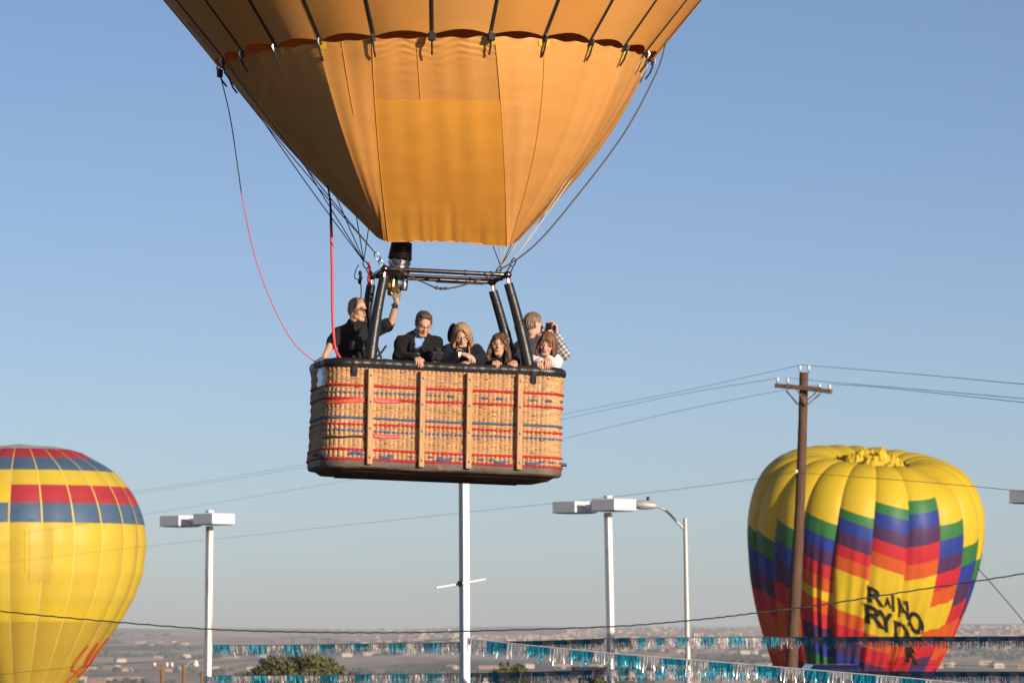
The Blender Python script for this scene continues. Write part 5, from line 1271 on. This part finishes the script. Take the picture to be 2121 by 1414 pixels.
def glasses(root, g, M, s, mt, r=.0026, h=.0145):
    q = MB()
    for sx in (-1, 1):
        a_ = np.linspace(0, 2 * math.pi, 18, endpoint=False); P = np.stack([sx * .034 + .025 * np.sign(np.cos(a_)) * np.abs(np.cos(a_)) ** .6, -.106 + .010 * ((.034 + .025 * np.cos(a_) * sx * sx) / .06) ** 2, .002 + h * np.sign(np.sin(a_)) * np.abs(np.sin(a_)) ** .6], -1)
        q.tube([g(*p) for p in P], r, n=6, closed=True); q.tube([g(sx * .058, -.100, .008), g(sx * .080, -.05, .010), g(sx * .084, .015, .008)], r, n=6)
    q.tube([g(-.010, -.107, .006), g(0, -.110, .008), g(.010, -.107, .006)], r, n=6); q.build('glasses', mt, root)
def camera_thing(c, M, label, s=1.0, lens=True, strap=None, compact=False):
    e = empty('camera', c); tag(e, label, 'camera', 'cameras held by the passengers'); q = MB()
    if compact:
        q.box(c, A(.105, .028, .064) * s, M, 0, .006); q.build('body', m_dark, e, sharp=30); q = MB(); q.tube([c + M @ A(.015, -.015, 0), c + M @ A(.015, -.035, 0)], .022, n=14); q.build('lens', m_dsteel, e)
        return e
    q.box(c, A(.135, .06, .085) * s, M, 0, .012); q.box(c + M @ (A(0, -.005, .055) * s), A(.055, .055, .04) * s, M, 0, .01); q.box(c + M @ (A(-.05, -.03, -.002) * s), A(.035, .035, .08) * s, M, 0, .01); q.build('body', m_dark, e, sharp=30)
    q = MB(); MM = M @ A((1, 0, 0), (0, 0, 1), (0, -1, 0)); q.lathe(np.array([(0, -.02), (.034, -.02), (.036, .03), (.033, .035), (.036, .04), (.038, .09), (.031, .092), (.028, .08), (0, .078)]) * s * A(1, -1) , n=20, M=M @ rotx(R(90))); q.v[-1] += c + M @ A(.01, -.02, 0); q.build('lens', m_dark, e)
    if strap is not None: q = MB(); q.tube(spline(strap, 8), .012, n=5); q.build('strap', m_black, e)
    return e
glove_m = mat('grey_glove', (.20, .18, .15), rough=.8, var=.25, scale=60, bump=.4, bscale=120)
def rim(px, py): return bl(px, py, -BD / 2 + .02)
toCam = A(0, -1, 0)

# -- 1 pilot in a charcoal polo, arm raised to the burner
y1 = .03
cl_polo = cloth('charcoal_polo', (.017, .017, .019))
HW = bl(822, 621, -.24)
r1, g1, M1, _ = person('man in a charcoal polo and dark glasses reaching up to the burner', bl(741, 642, y1), 52, 4, 3, bl(733, 676, y1 + .03), bl(703, 690, y1 - .02), bl(779, 684, y1 - .06), bl(684, 717, y1 - .13), bl(810, 668, -.12), bl(671, 741, -.26), HW,
    (.62, .34, .22), 18, [dict(kind='top', mat=cl_polo, name='polo_shirt', grow=.014, collar=.45, fold=.007)],
    [dict(wrist=bl(669, 742, -.28), d=A(-.55, -.55, -.35), n=A(-.2, -.1, 1), side=1, curl=.75), dict(wrist=HW, d=A(.05, .0, 1), n=A(.3, -.9, 0), side=-1, curl=.9, thumb=.8, scale=1.05)],
    sleeves=('short', 'short'), hair=dict(style='short', col=(.22, .14, .08), mat=hairm('sandy_hair', (.36, .23, .13)), grow=.006, tufts=(((-.03, -.05, .105), (.03, -.05, .105), .013, .013),)), glove=(True, True), s=1.0)
glasses(r1, g1, M1, 1, m_frame, r=.0036, h=.012)
q = MB(); q.tube([bl(816.5, 634.5, -.25), bl(817.5, 631, -.25)], .034, n=14); q.build('wrist_watch', m_dark, r1)
q = MB(); q.ell(bl(736, 679, y1 - .16), (.006, .006, .006), n=5); q.build('button', m_wht2, r1)
camera_thing(bl(741, 716, y1 - .30), rotz(R(25)), 'black radio camera hanging on the chest of the man in the charcoal polo', 1.25, strap=[bl(735, 706, y1 - .26), bl(742, 690, y1 - .22), bl(752, 676, y1 - .1), bl(750, 668, y1 + .05)])
q = MB(); q.box(bl(773, 710, y1 - .22), (.06, .07, .11), rotz(.3), 0, .012); q.build('radio', m_dark, r1, sharp=30)

# -- 2 man in a black fleece bowing over the rim
y2 = -.40
r2, g2, M2, _ = person('man in a black fleece and blue shirt looking down over the rim', bl(877, 671, y2 - .10), 18, 30, 4, bl(868, 696, y2 + .02), bl(833, 711, y2), bl(901, 713, y2 + .02), bl(828, 745, y2 - .02), bl(914, 745, y2 + .04), rim(862, 747) + A(0, .03, .03), bl(901, 749, y2 - .1),
    (.62, .33, .225), 8, [dict(kind='top', mat=cloth('blue_shirt', (.24, .36, .62)), name='shirt', grow=.004, collar=.55, fold=.004), dict(kind='top', mat=cloth('black_fleece', (.012, .011, .011), b=.7), name='fleece_jacket', grow=.026, fold=.009, vee=(.052, .25))],
    [dict(wrist=rim(863, 747) + A(0, .02, .035), d=A(.25, -.75, -.35), n=A(.1, -.3, 1), side=-1, curl=.42), dict(wrist=bl(898, 749, y2 - .12), d=A(.5, -.6, -.3), n=A(0, 0, 1), side=1, curl=.5)],
    hair=dict(style='short', col=(.10, .06, .035), mat=hairm('brown_hair', (.10, .058, .032)), grow=.010, tufts=(((-.04, -.045, .112), (.035, -.052, .112), .016, .018), ((.0, -.02, .125), (.05, -.045, .112), .016, .018))), lean=.10, chest=(.20, .135))
glasses(r2, g2, M2, 1, m_glass, r=.0022)
camera_thing(bl(903, 735, y2 - .24), rotz(R(35)) @ rotx(R(25)), 'black camera on a strap held by the man in the black fleece', 1.1, strap=[bl(898, 727, y2 - .24), bl(878, 716, y2 - .20), bl(862, 724, y2 - .19), bl(852, 712, y2 - .12), bl(846, 700, y2)])

# -- 3 woman in a navy fleece, arms crossed on the rim
y3 = -.42
r3, g3, M3, _ = person('woman in a navy fleece with crossed hands looking down', bl(957, 694, y3 - .08), 4, 26, -3, bl(955, 722, y3 + .02), bl(929, 728, y3), bl(986, 728, y3), bl(922, 750, y3 - .06), bl(998, 750, y3 - .06), rim(956, 742) + A(0, .05, .045), rim(979, 749) + A(0, .06, .02),
    (.64, .39, .29), 0, [dict(kind='top', mat=cloth('orange_lanyard_shirt', (.62, .42, .34)), name='blouse', grow=.004, fold=.003), dict(kind='top', mat=cloth('navy_fleece', (.010, .011, .024), b=.7), name='fleece_jacket', grow=.022, fold=.008, vee=(.050, .15))],
    [dict(wrist=rim(958, 742) + A(0, .02, .045), d=A(.72, -.35, -.25), n=A(.1, -.4, 1), side=-1, curl=.42), dict(wrist=rim(977, 749) + A(0, .03, .01), d=A(-.60, -.55, -.2), n=A(-.1, -.3, 1), side=1, curl=.45)],
    fem=True, hair=dict(style='long', len=.12, col=(.22, .13, .07), mat=hairm('dark_blonde_hair', (.38, .235, .12)), grow=.009, flare=.03, seed=3, bangs=((.01, .10, .058, .03, .020), (.05, .06, .064, -.02, .018), (-.01, .10, -.050, .035, .020), (-.048, .06, -.064, -.03, .016))), lean=.12, s=.96, chest=(.168, .118))
glasses(r3, g3, M3, .96, m_glass, r=.0020)
q = MB(); q.tube(spline([g3(.065, .02, -.10), bl(972, 731, y3 - .16), bl(964, 741, y3 - .20)], 6), .009, n=6); q.tube(spline([g3(-.06, .02, -.10), bl(950, 729, y3 - .16), bl(956, 741, y3 - .20)], 6), .009, n=6); q.build('lanyard', mat('orange_lanyard', (.60, .20, .08), rough=.7), r3)
q = MB(); q.tube([rim(956, 742) + A(0, .03, .04), rim(949, 743) + A(0, .035, .045)], .034, n=12); q.build('cuff', m_wht2, r3)
q = MB(); q.ell(bl(936, 689, y3 + .08), (.045, .06, .105), roty(R(12)), n=9); q.build('hood', cloth('navy_hood', (.012, .013, .03)), r3)

# -- 4 woman with long brown hair smiling at the camera
y4 = -.38
r4, g4, M4, _ = person('woman in black with long brown hair smiling over the rim', bl(1034, 714, y4 - .08), -4, 3, 3, bl(1034, 744, y4 + .02), bl(1008, 751, y4), bl(1062, 752, y4), bl(1006, 776, y4 - .05), bl(1068, 778, y4 - .05), rim(1026, 754) + A(0, .05, .02), rim(1064, 757) + A(0, .05, .02),
    (.62, .36, .24), 0, [dict(kind='top', mat=cloth('black_top', (.012, .012, .013)), name='jacket', grow=.016, collar=.4, fold=.006)],
    [dict(wrist=rim(1026, 752) + A(0, .04, .02), d=A(.05, -.7, -.3), n=A(0, -.3, 1), side=-1, curl=.55), dict(wrist=rim(1065, 753) + A(0, .04, .02), d=A(-.05, -.7, -.3), n=A(0, -.3, 1), side=1, curl=.55)],
    fem=True, hair=dict(style='long', len=.19, col=(.10, .05, .025), mat=hairm('brown_wavy_hair', (.13, .058, .028)), grow=.010, flare=.045, wave=.004, seed=5, bangs=((.02, .09, .060, .03, .017), (.0, .092, -.055, .035, .017), (.06, .05, .066, -.03, .015), (-.058, .05, -.066, -.04, .014))), lean=.14, s=.95, chest=(.160, .112))

q = MB(); q.ell(g4(0, -.0955, -.0615), A(.0165, .004, .0042), M4, n=6); q.build('teeth', mat('teeth', (.65, .60, .55), rough=.3), r4)
# -- 5 man at the far side taking a picture
def plaid():
    m = mat('plaid_cotton', (1, 1, 1), rough=.85, var=.1, bump=.3, bscale=90); nt = m.node_tree; n = nt.nodes; l = nt.links; p = principled(m)
    tc = n.new('ShaderNodeTexCoord'); sx = n.new('ShaderNodeSeparateXYZ'); mp = n.new('ShaderNodeMapping'); mp.inputs['Rotation'].default_value = (0, R(38), 0); l.new(tc.outputs['Object'], mp.inputs[0]); l.new(mp.outputs[0], sx.inputs[0])
    prev = None
    for ax, off in (('X', 0), ('Z', .3)):
        a = n.new('ShaderNodeMath'); a.operation = 'MULTIPLY'; a.inputs[1].default_value = 24; l.new(sx.outputs[ax], a.inputs[0])
        f = n.new('ShaderNodeMath'); f.operation = 'FRACT'; l.new(a.outputs[0], f.inputs[0])
        r = n.new('ShaderNodeValToRGB'); r.color_ramp.interpolation = 'CONSTANT'; l.new(f.outputs[0], r.inputs[0]); e_ = r.color_ramp.elements
        e_[0].color = (.80, .78, .76, 1); e_[1].position = .45; e_[1].color = (.16, .17, .24, 1); x = e_.new(.62); x.color = (.75, .74, .72, 1); y = e_.new(.72); y.color = (.10, .11, .17, 1); z = e_.new(.86); z.color = (.7, .68, .67, 1)
        if prev is None: prev = r.outputs[0]
        else:
            mx = n.new('ShaderNodeMix'); mx.data_type = 'RGBA'; mx.blend_type = 'MULTIPLY'; mx.inputs[0].default_value = 1; l.new(prev, mx.inputs[6]); l.new(r.outputs[0], mx.inputs[7]); prev = mx.outputs[2]
    for lk in list(p.inputs['Base Color'].links): l.remove(lk)
    l.new(prev, p.inputs['Base Color']); return m
y5 = .28
r5, g5, M5, _ = person('man in a grey vest and plaid shirt photographing away from us', bl(1106, 672, y5 - .02), 125, 2, 2, bl(1098, 702, y5 + .02), bl(1075, 722, y5 + .10), bl(1132, 719, y5 - .10), bl(1082, 745, y5 + .22), bl(1170, 734, y5 - .22), bl(1130, 690, y5 + .02), bl(1153, 692, .12),
    (.62, .35, .24), 150, [dict(kind='top', mat=plaid(), name='plaid_shirt', grow=.006, fold=.006), dict(kind='top', mat=cloth('grey_vest', (.075, .077, .095)), name='vest', grow=.022, collar=.55, fold=.008, sleeves=('none', 'none'))],
    [dict(wrist=bl(1132, 689, y5), d=A(.35, -.3, .8), n=A(-.3, .8, .2), side=-1, curl=.6), dict(wrist=bl(1152, 690, .12), d=A(-.10, -.05, 1), n=A(.9, .4, 0), side=1, curl=.70)],
    hair=dict(style='short', col=(.13, .085, .05), mat=hairm('short_brown_hair', (.20, .13, .075)), grow=.007))
camera_thing(bl(1138, 675, .13), rotz(R(118)), 'small black camera raised to the eye of the man in the grey vest', 1.15, compact=True)
# -- 6 woman in a white jacket at the right corner
y6 = -.44
r6, g6, M6, _ = person('woman in a white jacket with a brown bob at the right corner', bl(1133, 713, y6 - .06), -10, 14, 8, bl(1132, 741, y6 + .02), bl(1110, 748, y6 + .02), bl(1150, 749, y6 + .04), bl(1106, 772, y6 - .04), bl(1147, 772, y6), rim(1120, 752) + A(0, .05, .02), rim(1137, 750) + A(0, .05, .03),
    (.63, .37, .26), -6, [dict(kind='top', mat=cloth('white_fleece', (.72, .70, .70)), name='white_jacket', grow=.020, collar=.5, fold=.008, vee=(.038, .14)), dict(kind='top', mat=cloth('grey_lining', (.16, .16, .17)), name='inner_shirt', grow=.006, fold=.004)],
    [dict(wrist=rim(1119, 751) + A(0, .04, .02), d=A(.05, -.7, -.35), n=A(0, -.3, 1), side=-1, curl=.5), dict(wrist=rim(1135, 749) + A(0, .02, .03), d=A(.05, -.7, -.35), n=A(.1, -.3, 1), side=1, curl=.5)],
    fem=True, hair=dict(style='long', len=.10, col=(.12, .055, .03), mat=hairm('chestnut_bob', (.19, .080, .038)), grow=.009, flare=.018, seed=8, open=.098, bangs=((.01, .09, .058, .035, .018), (.0, .092, -.05, .035, .018), (-.03, .085, -.062, .0, .016), (.035, .085, .064, .0, .016), (.0, .095, .012, .045, .016), (-.02, .093, -.018, .045, .016))), lean=.14, s=.96, chest=(.165, .118))
for _o in bpy.data.objects:
    if '_w' in _o: del _o['_w']
